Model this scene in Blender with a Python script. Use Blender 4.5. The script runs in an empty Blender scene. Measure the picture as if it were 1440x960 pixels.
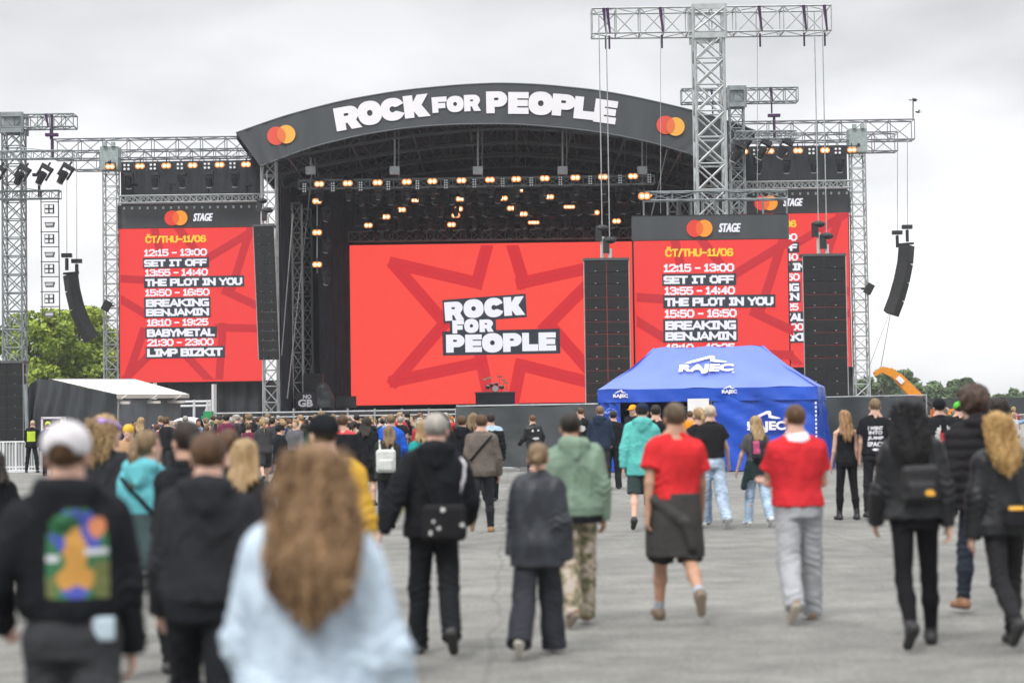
import bpy, math, random
import numpy as np
from mathutils import Vector, Matrix
from mathutils.geometry import tessellate_polygon

# ------------------------------------------------------------------ camera, world, sun, exposure
SC = bpy.context.scene
F_PX, EYE, TILT, ROLL = 2800.0, 1.70, math.atan(105 / 2800.0), math.radians(0.8)
_f = Vector((0, math.cos(TILT), math.sin(TILT)))
_u0 = Vector((0, -math.sin(TILT), math.cos(TILT)))
_r0 = Vector((1, 0, 0))
_r = _r0 * math.cos(ROLL) - _u0 * math.sin(ROLL)
_u = _r0 * math.sin(ROLL) + _u0 * math.cos(ROLL)
cam = bpy.data.cameras.new("camera")
co = bpy.data.objects.new("camera", cam)
SC.collection.objects.link(co)
co.matrix_world = Matrix(((_r.x, _u.x, -_f.x, 0), (_r.y, _u.y, -_f.y, 0), (_r.z, _u.z, -_f.z, EYE), (0, 0, 0, 1)))
cam.sensor_width = 36.0
cam.lens = 36.0 * F_PX / 1440.0
cam.clip_end = 6000
cam.dof.use_dof = True
cam.dof.focus_distance = 95.0
cam.dof.aperture_fstop = 1.75
SC.camera = co

SUN_EL, SUN_AZ = math.radians(52), math.radians(205)      # behind the camera, a little to its left
w = bpy.data.worlds.new("World"); SC.world = w; w.use_nodes = True
nt = w.node_tree; N = nt.nodes; L = nt.links
N.clear()
def nd(t, **k):
    n = N.new(t)
    for a, b in k.items(): setattr(n, a, b)
    return n
out = nd('ShaderNodeOutputWorld'); bg = nd('ShaderNodeBackground'); L.new(bg.outputs[0], out.inputs[0])
sky = nd('ShaderNodeTexSky', sky_type='NISHITA', sun_disc=False, sun_elevation=SUN_EL, sun_rotation=SUN_AZ)
tc = nd('ShaderNodeTexCoord'); mp = nd('ShaderNodeMapping'); mp.inputs['Scale'].default_value = (3.2, 3.2, 8.5)
mp.inputs['Location'].default_value = (1.3, 0.2, 0.35)
L.new(tc.outputs['Generated'], mp.inputs[0])
n1 = nd('ShaderNodeTexNoise'); n1.inputs['Scale'].default_value = 1.1; n1.inputs['Detail'].default_value = 6; n1.inputs['Roughness'].default_value = .45
L.new(mp.outputs[0], n1.inputs[0])
cr = nd('ShaderNodeValToRGB')
cr.color_ramp.elements[0].position = .33; cr.color_ramp.elements[0].color = (4.7, 4.75, 4.9, 1)
cr.color_ramp.elements[1].position = .56; cr.color_ramp.elements[1].color = (8.8, 8.8, 8.9, 1)
L.new(n1.outputs[0], cr.inputs[0])
# overcast: brighter overhead than at the horizon
sx = nd('ShaderNodeSeparateXYZ'); L.new(tc.outputs['Generated'], sx.inputs[0])
mr = nd('ShaderNodeMapRange', interpolation_type='SMOOTHSTEP')
for i, v in ((1, .3), (2, .95), (3, 1.0), (4, 3.0)): mr.inputs[i].default_value = v
L.new(sx.outputs['Z'], mr.inputs[0])
mr2 = nd('ShaderNodeMapRange', interpolation_type='SMOOTHSTEP')      # cloud base a little darker above the bright horizon band
for i, v in ((1, .10), (2, .22), (3, 1.0), (4, .72)): mr2.inputs[i].default_value = v
L.new(sx.outputs['Z'], mr2.inputs[0]); mm_ = nd('ShaderNodeMath', operation='MULTIPLY'); L.new(mr.outputs[0], mm_.inputs[0]); L.new(mr2.outputs[0], mm_.inputs[1])
mul = nd('ShaderNodeVectorMath', operation='SCALE'); L.new(cr.outputs[0], mul.inputs[0]); L.new(mm_.outputs[0], mul.inputs['Scale'])
mx = nd('ShaderNodeMix', data_type='RGBA'); mx.inputs[0].default_value = .94
L.new(sky.outputs[0], mx.inputs[6]); L.new(mul.outputs[0], mx.inputs[7])
L.new(mx.outputs[2], bg.inputs[0]); bg.inputs[1].default_value = .1

sd = bpy.data.lights.new("sun", 'SUN'); so = bpy.data.objects.new("sun", sd); SC.collection.objects.link(so)
sd.energy = 1.5; sd.angle = math.radians(14); sd.color = (1, .97, .93)
_sd = Vector((math.sin(SUN_AZ) * math.cos(SUN_EL), math.cos(SUN_AZ) * math.cos(SUN_EL), math.sin(SUN_EL)))
so.rotation_euler = (-_sd).to_track_quat('-Z', 'Y').to_euler()
SC.view_settings.view_transform = 'Standard'; SC.view_settings.look = 'None'
SC.view_settings.exposure = 0.5; SC.view_settings.gamma = 1.0
SC.render.engine = 'CYCLES'
SC.cycles.use_denoising = True
SC.cycles.max_bounces = 6

# ------------------------------------------------------------------ helpers
random.seed(7); rng = np.random.default_rng(7)
def P(px, py, Y):
    d = _f + _r * ((px - 720) / F_PX) - _u * ((py - 480) / F_PX)
    return Vector((0, 0, EYE)) + d * (Y / d.y)
def proj(p):
    d = Vector(p) - Vector((0, 0, EYE)); k = F_PX / d.dot(_f)
    return 720 + d.dot(_r) * k, 480 - d.dot(_u) * k
def yh(px): return 585 - (px - 720) * math.tan(ROLL)
def GX(px, Y):                                             # x of the ground point seen at column px at depth Y
    x = P(px, 600, Y).x
    for _ in range(4): x += (px - proj((x, Y, 0))[0]) * Y / F_PX
    return x
def ray_plane(px, py, p0, n):
    d = _f + _r * ((px - 720) / F_PX) - _u * ((py - 480) / F_PX)
    o = Vector((0, 0, EYE)); n = Vector(n)
    return o + d * ((Vector(p0) - o).dot(n) / d.dot(n))
def lin(r, g, b):
    return tuple(((c / 255) / 12.92 if c <= 10 else (((c / 255) + .055) / 1.055) ** 2.4) for c in (r, g, b))
_mc = {}
def mat(name, col, rough=.6, metal=0., var=.0, vscale=8., bump=0., bscale=30., stretch=None, spec=.5, col2=None, seed=0):
    key = (name, tuple(col))
    if key in _mc: return _mc[key]
    m = bpy.data.materials.new(name); m.use_nodes = True; t = m.node_tree; b = t.nodes['Principled BSDF']
    b.inputs['Base Color'].default_value = (*col, 1); b.inputs['Roughness'].default_value = rough
    b.inputs['Metallic'].default_value = metal; b.inputs['Specular IOR Level'].default_value = spec
    if var or col2 or bump:
        c = t.nodes.new('ShaderNodeTexCoord'); mpn = t.nodes.new('ShaderNodeMapping'); t.links.new(c.outputs['Object'], mpn.inputs[0])
        if stretch: mpn.inputs['Scale'].default_value = stretch
        mpn.inputs['Location'].default_value = (seed * 1.7, seed * .9, seed * 2.3)
    if var or col2:
        n = t.nodes.new('ShaderNodeTexNoise'); n.inputs['Scale'].default_value = vscale; n.inputs['Detail'].default_value = 5
        t.links.new(mpn.outputs[0], n.inputs[0])
        r = t.nodes.new('ShaderNodeValToRGB'); r.color_ramp.elements[0].position = .34; r.color_ramp.elements[1].position = .66
        a = tuple(x * (1 - var) for x in col); e = tuple(min(1, x * (1 + var)) for x in col) if not col2 else col2
        r.color_ramp.elements[0].color = (*a, 1); r.color_ramp.elements[1].color = (*e, 1)
        if name == 'camouflage':
            r.color_ramp.interpolation = 'CONSTANT'; r.color_ramp.elements[0].position = 0; r.color_ramp.elements[1].position = .56
            for p_, c_ in ((.40, (.12, .13, .07)), (.47, (.30, .25, .17))): q_ = r.color_ramp.elements.new(p_); q_.color = (*c_, 1)
        t.links.new(n.outputs[0], r.inputs[0]); t.links.new(r.outputs[0], b.inputs['Base Color'])
    if bump:
        n2 = t.nodes.new('ShaderNodeTexNoise'); n2.inputs['Scale'].default_value = bscale; n2.inputs['Detail'].default_value = 4
        t.links.new(mpn.outputs[0], n2.inputs[0]); bp = t.nodes.new('ShaderNodeBump'); bp.inputs['Strength'].default_value = bump
        bp.inputs['Distance'].default_value = .03; t.links.new(n2.outputs[0], bp.inputs['Height']); t.links.new(bp.outputs[0], b.inputs['Normal'])
    _mc[key] = m
    return m
def emis(name, col, s=1.0, gloss=True):
    key = (name, tuple(col), s)
    if key in _mc: return _mc[key]
    m = mat(name + '_base', (.02, .02, .02), .5).copy(); m.name = name
    b = m.node_tree.nodes['Principled BSDF']; b.inputs['Specular IOR Level'].default_value = .1
    b.inputs['Emission Color'].default_value = (*col, 1); b.inputs['Emission Strength'].default_value = s * (2 ** -.5)
    _mc[key] = m
    return m
def link(o): SC.collection.objects.link(o); return o
def wloc(o):
    v = Vector((0, 0, 0))
    while o is not None: v += o.location; o = o.parent
    return v
def tag(o, label=None, cat=None, group=None, kind=None):
    if label: o['label'] = label
    if cat: o['category'] = cat
    if group: o['group'] = group
    if kind: o['kind'] = kind
    return o
def empty(name, loc, label=None, cat=None, group=None):
    o = bpy.data.objects.new(name, None); o.location = loc; o.empty_display_size = .2; link(o)
    return tag(o, label, cat, group)
def mesh_obj(name, V, Fc, mats, parent=None, mi=None, smooth=False, local=False):
    me = bpy.data.meshes.new(name)
    V = np.asarray(V, dtype=float).reshape(-1, 3)
    if parent is not None and not local: V = V - np.array(wloc(parent))
    me.from_pydata(V.tolist(), [], [list(map(int, f)) for f in Fc] if not isinstance(Fc, np.ndarray) else Fc.tolist())
    if not isinstance(mats, (list, tuple)): mats = [mats]
    for m in mats: me.materials.append(m)
    if mi is not None and len(me.polygons) == len(mi): me.polygons.foreach_set('material_index', np.asarray(mi, dtype=np.int32))
    if smooth: me.polygons.foreach_set('use_smooth', np.ones(len(me.polygons), dtype=bool))
    me.update()
    o = bpy.data.objects.new(name, me); link(o)
    if parent is not None: o.parent = parent
    return o
class MB:
    def __init__(s): s.V = []; s.F = []; s.M = []
    def add(s, V, Fc, mi=0):
        o = len(s.V); s.V.extend([tuple(v) for v in V]); s.F.extend([[i + o for i in f] for f in Fc]); s.M.extend([mi] * len(Fc)); return s
    def hexa(s, c, mi=0):                                  # 8 corners: bottom loop, top loop
        return s.add(c, [(3, 2, 1, 0), (4, 5, 6, 7), (0, 1, 5, 4), (1, 2, 6, 5), (2, 3, 7, 6), (3, 0, 4, 7)], mi)
    def box(s, c, size, mi=0, R=None):
        x, y, z = (d / 2 for d in size); c = Vector(c)
        K = [Vector(k) for k in ((-x, -y, -z), (x, -y, -z), (x, y, -z), (-x, y, -z), (-x, -y, z), (x, -y, z), (x, y, z), (-x, y, z))]
        if R is not None: K = [R @ k for k in K]
        return s.hexa([c + k for k in K], mi)
    def bar(s, a, b, r, mi=0, n=4, r2=None):
        a, b = Vector(a), Vector(b); d = b - a
        if d.length < 1e-6: return s
        d.normalize(); e = d.orthogonal().normalized(); g = d.cross(e); r2 = r if r2 is None else r2; V = []
        for q, rr in ((a, r), (b, r2)):
            for i in range(n):
                t = 2 * math.pi * (i + .5) / n; V.append(q + (e * math.cos(t) + g * math.sin(t)) * rr)
        return s.add(V, [(i, (i + 1) % n, n + (i + 1) % n, n + i) for i in range(n)] + [tuple(range(n - 1, -1, -1)), tuple(range(n, 2 * n))], mi)
    def path(s, pts, r, mi=0, n=6):
        for a, b in zip(pts, pts[1:]): s.bar(a, b, r, mi, n)
        return s
    def quad(s, a, b, c, d, mi=0): return s.add([a, b, c, d], [(0, 1, 2, 3)], mi)
    def slab(s, pts, off, mi=0):                           # polygon with thickness along vector off
        n = len(pts); off = Vector(off); V = [Vector(p) for p in pts] + [Vector(p) + off for p in pts]
        return s.add(V, [tuple(range(n)), tuple(range(2 * n - 1, n - 1, -1))] + [(i, n + i, n + (i + 1) % n, (i + 1) % n) for i in range(n)], mi)
    def disc(s, c, ax, r, h, mi=0, n=16, r2=None): 
        ax = Vector(ax).normalized(); return s.bar(Vector(c) - ax * h / 2, Vector(c) + ax * h / 2, r, mi, n, r2)
    def ell(s, c, r, mi=0, nu=12, nv=8):
        V = []; Fc = []
        for j in range(nv + 1):
            t = math.pi * j / nv
            for i in range(nu):
                p = 2 * math.pi * i / nu; V.append((c[0] + r[0] * math.sin(t) * math.cos(p), c[1] + r[1] * math.sin(t) * math.sin(p), c[2] + r[2] * math.cos(t)))
        for j in range(nv):
            for i in range(nu): Fc.append((j * nu + i, (j + 1) * nu + i, (j + 1) * nu + (i + 1) % nu, j * nu + (i + 1) % nu))
        return s.add(V, Fc, mi)
    def truss(s, a, b, w, h, bay, r=.03, rd=.018, mi=0, up=(0, 0, 1), side=None, cross=False):
        a, b = Vector(a), Vector(b); d = (b - a); Ln = d.length; d.normalize()
        e = Vector(side) if side else (d.cross(Vector(up)) if abs(d.z) < .9 else d.cross(Vector((0, 1, 0))))
        e.normalize(); g = e.cross(d).normalized()
        n = max(1, round(Ln / bay))
        C = [(e * (sx_ * w / 2) + g * (sz * h / 2)) for sx_, sz in ((-1, -1), (1, -1), (1, 1), (-1, 1))]
        r *= .86; rd *= .84
        for c in C: s.bar(a + c, b + c, r, mi)
        for i in range(n + 1):
            p = a + d * (Ln * i / n)
            for k in range(4): s.bar(p + C[k], p + C[(k + 1) % 4], rd, mi)
            if i < n:
                q = a + d * (Ln * (i + 1) / n)
                for k in range(4):
                    k2 = (k + 1) % 4
                    if i % 2 or cross: s.bar(p + C[k], q + C[k2], rd, mi)
                    if not i % 2 or cross: s.bar(p + C[k2], q + C[k], rd, mi)
        return s
    def build(s, name, mats, parent=None, smooth=False, local=False):
        return mesh_obj(name, s.V, s.F, mats, parent, s.M, smooth, local)
def copy_tree(o, parent=None):
    c = o.copy(); link(c)
    if parent is not None: c.parent = parent
    for ch in list(o.children): copy_tree(ch, c)
    return c
def tess(loops):                                           # 2D loops -> verts, tris
    pl = [[Vector((x, y, 0)) for x, y in lp] for lp in loops]
    V = [v for lp in pl for v in lp]
    T = tessellate_polygon(pl)
    Fc = []
    for t in T:
        a, b, c = (V[i] for i in t)
        Fc.append(t if (b - a).cross(c - a).z > 0 else (t[0], t[2], t[1]))
    return [(v.x, v.y) for v in V], Fc
def text2d(body, bold=.02, shear=0., space=1.0, fit=None):  # -> verts in a 1x1 box (or w,h aspect kept when fit is None)
    c = bpy.data.curves.new('t', 'FONT'); c.body = body; c.offset = bold; c.shear = shear; c.space_character = space; c.resolution_u = 3
    o = bpy.data.objects.new('t', c); link(o)
    dg = bpy.context.evaluated_depsgraph_get(); me = bpy.data.meshes.new_from_object(o.evaluated_get(dg))
    V = np.array([v.co[:2] for v in me.vertices]); Fc = [list(p.vertices) for p in me.polygons]
    bpy.data.objects.remove(o); bpy.data.curves.remove(c); bpy.data.meshes.remove(me)
    V -= V.min(0); V /= V.max(0)
    return V, Fc
def arc(cx, cy, rx, ry, a0, a1, n, p=2.0):
    o = []
    for i in range(n + 1):
        t = math.radians(a0 + (a1 - a0) * i / n); c, s_ = math.cos(t), math.sin(t)
        o.append((cx + rx * math.copysign(abs(c) ** (2 / p), c), cy + ry * math.copysign(abs(s_) ** (2 / p), s_)))
    return o
GL = {
 'O': [arc(.5, .5, .52, .52, 0, 350, 35, 2.35), arc(.5, .5, .12, .13, 0, 340, 17)],
 'C': [arc(.5, .5, .52, .52, 22, 338, 30, 2.3) + [(.70, .40)] + arc(.5, .5, .13, .14, -40, -320, 12) + [(.70, .60)]],
 'R': [[(0, 0), (.39, 0), (.39, .29), (.47, .29), (.6, 0), (1.02, 0), (.83, .36)] + arc(.62, .67, .36, .33, -40, 90, 8) + [(0, 1)], [(.38, .60), (.38, .71), (.54, .71), (.57, .655), (.54, .60)]],
 'P': [[(0, 0), (.40, 0), (.40, .29)] + arc(.60, .645, .40, .355, -90, 90, 12) + [(0, 1)], [(.38, .59), (.38, .71), (.56, .71), (.59, .65), (.56, .59)]],
 'E': [[(0, 0), (1, 0), (1, .29), (.45, .29), (.45, .355), (.96, .355), (.96, .645), (.45, .645), (.45, .71), (1, .71), (1, 1), (0, 1)]],
 'F': [[(0, 0), (.40, 0), (.40, .27), (.88, .27), (.88, .60), (.42, .60), (.42, .67), (1, .67), (1, 1), (0, 1)]],
 'L': [[(0, 0), (1, 0), (1, .37), (.43, .37), (.43, 1), (0, 1)]],
 'K': [[(0, 0), (.39, 0), (.39, .28), (.57, 0), (1.05, 0), (.73, .53), (1.03, 1), (.58, 1), (.39, .70), (.39, 1), (0, 1)]],
}
def _glyphs():
    O = [[(.25, 1), (.75, 1), (1, .75), (1, .25), (.75, 0), (.25, 0), (0, .25), (0, .75), (.25, 1)]]
    C = [[(1, .78), (.78, 1), (.22, 1), (0, .78), (0, .22), (.22, 0), (.78, 0), (1, .22)]]
    P_ = [(0, 0), (0, 1), (.8, 1), (1, .86), (1, .58), (.8, .44), (0, .44)]
    return {'A': (1.1, [[(0, 0), (.5, 1), (1, 0)], [(.2, .28), (.8, .28)]]), 'B': (1, [[(0, 0), (0, 1), (.78, 1), (.95, .88), (.95, .66), (.78, .54), (0, .54)], [(.78, .54), (1, .40), (1, .14), (.82, 0), (0, 0)]]),
    'C': (1, C), 'Č': (1, C + [[(.3, 1.36), (.5, 1.22), (.7, 1.36)]]), 'E': (.9, [[(1, 1), (0, 1), (0, 0), (1, 0)], [(0, .5), (.9, .5)]]), 'F': (.9, [[(1, 1), (0, 1), (0, 0)], [(0, .48), (.9, .48)]]), 'G': (1, C[:0] + [[(1, 1), (.78, 1), (.22, 1), (0, .78), (0, .22), (.22, 0), (1, 0), (1, .45), (.6, .45)]]),
    'H': (1, [[(0, 0), (0, 1)], [(1, 0), (1, 1)], [(0, .5), (1, .5)]]), 'I': (.62, [[(.5, 0), (.5, 1)], [(0, 1), (1, 1)], [(0, 0), (1, 0)]]), 'J': (.85, [[(1, 1), (1, .22), (.78, 0), (.22, 0), (0, .22)]]), 'K': (1, [[(0, 0), (0, 1)], [(.95, 1), (.1, .47)], [(.3, .58), (1, 0)]]),
    'L': (.85, [[(0, 1), (0, 0), (1, 0)]]), 'M': (1.3, [[(0, 0), (0, 1), (.5, .25), (1, 1), (1, 0)]]), 'N': (1.05, [[(0, 0), (0, 1), (1, 0), (1, 1)]]), 'O': (1.05, O), '0': (1, O), 'P': (.98, [P_]), 'R': (1, [P_, [(.5, .44), (1, 0)]]),
    'S': (.95, [[(1, 1), (.15, 1), (0, .9), (0, .6), (.15, .5), (.85, .5), (1, .4), (1, .1), (.85, 0), (0, 0)]]), 'T': (.95, [[(0, 1), (1, 1)], [(.5, 1), (.5, 0)]]), 'U': (1, [[(0, 1), (0, .24), (.24, 0), (.76, 0), (1, .24), (1, 1)]]), 'Y': (1.05, [[(0, 1), (.5, .45), (1, 1)], [(.5, .45), (.5, 0)]]), 'Z': (.95, [[(0, 1), (1, 1), (0, 0), (1, 0)]]),
    '1': (.6, [[(0, .8), (.5, 1), (.5, 0)], [(0, 0), (1, 0)]]), '2': (.95, [[(0, .8), (.2, 1), (.8, 1), (1, .82), (1, .62), (0, .02), (1, .0)]]), '3': (.95, [[(.02, .85), (.2, 1), (.8, 1), (.97, .85), (.97, .68), (.8, .54), (.4, .54)], [(.8, .54), (1, .38), (1, .15), (.8, 0), (.2, 0), (0, .17)]]), '4': (1, [[(.75, 0), (.75, 1), (0, .3), (1, .3)]]),
    '5': (.95, [[(.95, 1), (.08, 1), (.05, .55), (.8, .6), (1, .42), (1, .18), (.8, 0), (.2, 0), (0, .15)]]), '6': (.95, [[(.95, .9), (.75, 1), (.25, 1), (0, .72), (0, .2), (.2, 0), (.8, 0), (1, .2), (1, .38), (.8, .55), (.05, .5)]]), '8': (.95, [[(.2, .53), (.05, .68), (.05, .85), (.22, 1), (.78, 1), (.95, .85), (.95, .68), (.8, .53), (.2, .53), (0, .38), (0, .15), (.2, 0), (.8, 0), (1, .15), (1, .38), (.8, .53)]]), '9': (.95, [[(.05, .1), (.25, 0), (.75, 0), (1, .28), (1, .8), (.8, 1), (.2, 1), (0, .8), (0, .62), (.2, .45), (.95, .5)]]),
    ':': (.22, [[(.5, .78), (.5, .62)], [(.5, .22), (.5, .06)]]), '–': (.7, [[(0, .46), (1, .46)]]), '—': (.9, [[(0, .46), (1, .46)]]), '/': (.55, [[(0, -.05), (1, 1.05)]]), ' ': (.35, [])}
GLY = _glyphs()
def wide_text(mb, body, x0, x1, y0, y1, place, off, mi, wt=.25):       # wide heavy lettering drawn stroke by stroke
    h = y1 - y0; t = h * wt; gap = .30; tot = sum(GLY[c][0] + gap for c in body) - gap; n = len(body); u = (x1 - x0 - t) / tot; x = x0 + t / 2; k = 0
    for c in body:
        wd, st = GLY[c]
        for pl in st:
            for a, b in zip(pl, pl[1:]):
                k += 1; ax, ay, bx, by = x + a[0] * wd * u, y1 - t / 2 - a[1] * (h - t), x + b[0] * wd * u, y1 - t / 2 - b[1] * (h - t)
                dx, dy = bx - ax, by - ay; l = math.hypot(dx, dy) + 1e-6; dx, dy = dx / l * t * .5, dy / l * t * .5; vx = 1.28 if abs(dx) < abs(dy) * .5 else 1.0
                q = [(ax - dx - dy * vx, ay - dy + dx * vx), (bx + dx - dy * vx, by + dy + dx * vx), (bx + dx + dy * vx, by + dy - dx * vx), (ax - dx + dy * vx, ay - dy - dx * vx)]
                mb.add([place(px, py, off + (k % 40) * .0012) for px, py in q], [(0, 1, 2, 3)], mi)
        x += (wd + gap) * u
def letters_px(mb, items, place, mi=0, k=.95):             # items: (char, x0, x1, y0, y1, rot) boxes in photo pixels; place(px, py) -> 3D
    for ch, x0, x1, y0, y1, rot in items:
        V, Fc = tess(GL[ch]); cx, cy = (x0 + x1) / 2, (y0 + y1) / 2; t = math.radians(rot); W, H = (x1 - x0) * k, (y1 - y0) * k
        o = []
        for u, v in V:
            a, b = (u - .5) * W, (v - .5) * H
            o.append(place(cx + a * math.cos(t) - b * math.sin(t), cy - a * math.sin(t) - b * math.cos(t)))
        mb.add(o, Fc, mi)

# ------------------------------------------------------------------ implicit surfaces for people
class Grid:
    def __init__(s, lo, hi, h):
        s.h = h; s.lo = np.array(lo, float); n = np.ceil((np.array(hi) - s.lo) / h).astype(int) + 1
        s.F = np.full(n, 5., np.float32); s.ax = [(s.lo[i] + h * np.arange(n[i])).astype(np.float32) for i in range(3)]
    def blk(s, lo, hi, m):
        sl = []
        for i in range(3):
            a = int(np.clip(math.floor((lo[i] - m - s.lo[i]) / s.h), 0, s.F.shape[i] - 1)); b = int(np.clip(math.ceil((hi[i] + m - s.lo[i]) / s.h) + 1, a + 1, s.F.shape[i]))
            sl.append(slice(a, b))
        X, Y, Z = s.ax[0][sl[0]][:, None, None], s.ax[1][sl[1]][None, :, None], s.ax[2][sl[2]][None, None, :]
        return tuple(sl), X, Y, Z
    def op(s, fn, lo, hi, k=.02, sub=False):
        sl, X, Y, Z = s.blk(lo, hi, k + 2.5 * s.h); d = fn(X, Y, Z); A = s.F[sl]
        if sub: s.F[sl] = np.maximum(A, -d); return
        k = max(k, 1e-4); hh = np.clip(.5 + .5 * (A - d) / k, 0, 1); s.F[sl] = A + (d - A) * hh - k * hh * (1 - hh)
    def cap(s, a, b, ra, rb, k=.02, flat=False):
        a = np.array(a, float); b = np.array(b, float); ba = b - a; bb = float(ba @ ba) + 1e-9; rm = max(ra, rb); un = ba / math.sqrt(bb)
        def fn(X, Y, Z):
            px, py, pz = X - a[0], Y - a[1], Z - a[2]; t = np.clip((px * ba[0] + py * ba[1] + pz * ba[2]) / bb, 0, 1)
            d = np.sqrt((px - ba[0] * t) ** 2 + (py - ba[1] * t) ** 2 + (pz - ba[2] * t) ** 2) - (ra + (rb - ra) * t)
            if flat: d = np.maximum(d, (X - b[0]) * un[0] + (Y - b[1]) * un[1] + (Z - b[2]) * un[2])
            return d
        s.op(fn, np.minimum(a, b) - rm, np.maximum(a, b) + rm, k)
    def ell(s, c, r, k=.02, T=None, sub=False):
        r = np.array(r, float); m = float(r.min()); c = np.array(c, float)
        def fn(X, Y, Z):
            if T is not None: X, Y, Z = T(X, Y, Z)
            return (np.sqrt(((X - c[0]) / r[0]) ** 2 + ((Y - c[1]) / r[1]) ** 2 + ((Z - c[2]) / r[2]) ** 2) - 1) * m
        R = r.max() * 1.1 + (.1 if T is not None else 0)
        s.op(fn, c - R, c + R, k, sub)
    def loft(s, rows, k=.02, p=2.2, lean=0., z0=1.0):
        rows = sorted(rows); zz = [q[0] for q in rows]; cols = list(zip(*rows)); rm = max(max(cols[3]), max(cols[4])) + .05
        def fn(X, Y, Z):
            cx, cy, rx, ry = (np.interp(Z, zz, cols[i]) for i in (1, 2, 3, 4)); cy = cy + lean * (Z - z0)
            d = ((np.abs((X - cx) / rx) ** p + np.abs((Y - cy) / ry) ** p) ** (1 / p) - 1) * np.minimum(rx, ry)
            return np.maximum(d, np.maximum(Z - zz[-1], zz[0] - Z))
        cx = cols[1]; cy = [c + lean * (z - z0) for c, z in zip(cols[2], zz)]
        s.op(fn, (min(cx) - rm, min(cy) - rm, zz[0]), (max(cx) + rm, max(cy) + rm, zz[-1]), k)
    def rbox(s, c, hs, r, k=.01):
        c = np.array(c, float); hs = np.array(hs, float)
        def fn(X, Y, Z):
            q = [np.abs(v - c[i]) - hs[i] + r for i, v in enumerate((X, Y, Z))]
            return np.sqrt(sum(np.maximum(v, 0) ** 2 for v in q)) + np.minimum(np.maximum(q[0], np.maximum(q[1], q[2])), 0) - r
        s.op(fn, c - hs, c + hs, k)
    def cut(s, fn): s.F = np.maximum(s.F, fn(s.ax[0][:, None, None], s.ax[1][None, :, None], s.ax[2][None, None, :])).astype(np.float32)
    def mesh(s):
        F = s.F; F[0] = F[-1] = 5; F[:, 0] = F[:, -1] = 5; F[:, :, 0] = F[:, :, -1] = 5
        nx, ny, nz = F.shape; S = F < 0; acc = np.zeros((nx - 1, ny - 1, nz - 1, 3), np.float32); cnt = np.zeros((nx - 1, ny - 1, nz - 1), np.float32)
        full = [slice(0, -1)] * 3
        for ax in range(3):
            o1, o2 = [i for i in range(3) if i != ax]
            for u in (0, 1):
                for v in (0, 1):
                    a = list(full); a[o1] = slice(u, None if u else -1); a[o2] = slice(v, None if v else -1); b = list(a); b[ax] = slice(1, None)
                    fa, fb = F[tuple(a)], F[tuple(b)]; m = (fa < 0) != (fb < 0)
                    I = np.nonzero(m); t = fa[I] / (fa[I] - fb[I])
                    acc[I + (np.full(len(t), ax),)] += t
                    if u: acc[I + (np.full(len(t), o1),)] += 1
                    if v: acc[I + (np.full(len(t), o2),)] += 1
                    cnt[I] += 1
        act = np.nonzero(cnt); idx = np.full(cnt.shape, -1, np.int64); idx[act] = np.arange(len(act[0]))
        V = (acc[act] / cnt[act][:, None] + np.stack(act, 1)) * s.h + s.lo
        Q = []
        for ax in range(3):
            o1, o2 = (ax + 1) % 3, (ax + 2) % 3
            a = [slice(1, -1)] * 3; a[ax] = slice(0, -1); b = list(a); b[ax] = slice(1, None)
            sa, sb = S[tuple(a)], S[tuple(b)]; I = np.stack(np.nonzero(sa != sb), 1)
            if not len(I): continue
            ins = sa[tuple(I.T)]; g = I + 1; g[:, ax] -= 1
            def cell(d1, d2):
                c = g.copy(); c[:, o1] += d1; c[:, o2] += d2; return idx[tuple(c.T)]
            q = np.stack([cell(-1, -1), cell(0, -1), cell(0, 0), cell(-1, 0)], 1); q[~ins] = q[~ins][:, ::-1]; Q.append(q)
        Q = np.concatenate(Q) if Q else np.zeros((0, 4), int)
        return V, Q
def vnormals(V, Q):
    n = np.cross(V[Q[:, 2]] - V[Q[:, 0]], V[Q[:, 3]] - V[Q[:, 1]]); o = np.zeros_like(V)
    for i in range(4): np.add.at(o, Q[:, i], n)
    return o / (np.linalg.norm(o, axis=1)[:, None] + 1e-9)
def wave(V, freq, seed, n=5):
    r = np.random.default_rng(seed); f = np.zeros(len(V)); Wp = V + .03 * np.sin(V[:, [1, 2, 0]] * 11 + seed)
    for i in range(n):
        d = r.normal(size=3) * np.array(freq); f += np.sin(Wp @ d + r.uniform(0, 6.28))
    return f / n
# ------------------------------------------------------------------ people
SKIN = {'fair': (.62, .38, .29), 'tan': (.48, .27, .18), 'mid': (.55, .33, .24)}
def cloth(col, kind='cotton', seed=0, col2=None):
    if kind == 'denim' and col[0] > .3: col2 = tuple(min(.8, c * 1.45) for c in col)
    if kind == 'leather': return mat('leather', col, .48, 0, .22, 9, .35, 14, None, .32, None, seed)
    if kind == 'denim': return mat('denim', col, .85, 0, .16, 7, .5, 26, None, .3, col2, seed)
    if kind == 'camo': return mat('camouflage', col, .85, 0, 0, 11, .4, 20, None, .3, col2, seed)
    return mat('fabric', col, .93, 0, .12, 6, .45, 18, None, .12, col2, seed)
def skinm(k): return mat('skin_' + k, SKIN[k], .5, 0, .06, 12, .1, 60, None, .4)
def hairm(c1, c2): return mat('hair', c1, .55, 0, 0, 2.2, .6, 3, (15, 15, 1.7), .30, c2)
TOPS = {'tshirt': (.030, .88), 'hoodie': (.042, .84), 'jacket': (.045, .84), 'tank': (.008, .98), 'puffer': (.06, .80), 'over': (.075, .74), 'crop': (.012, 1.06), 'poncho': (.06, .60)}
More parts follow.
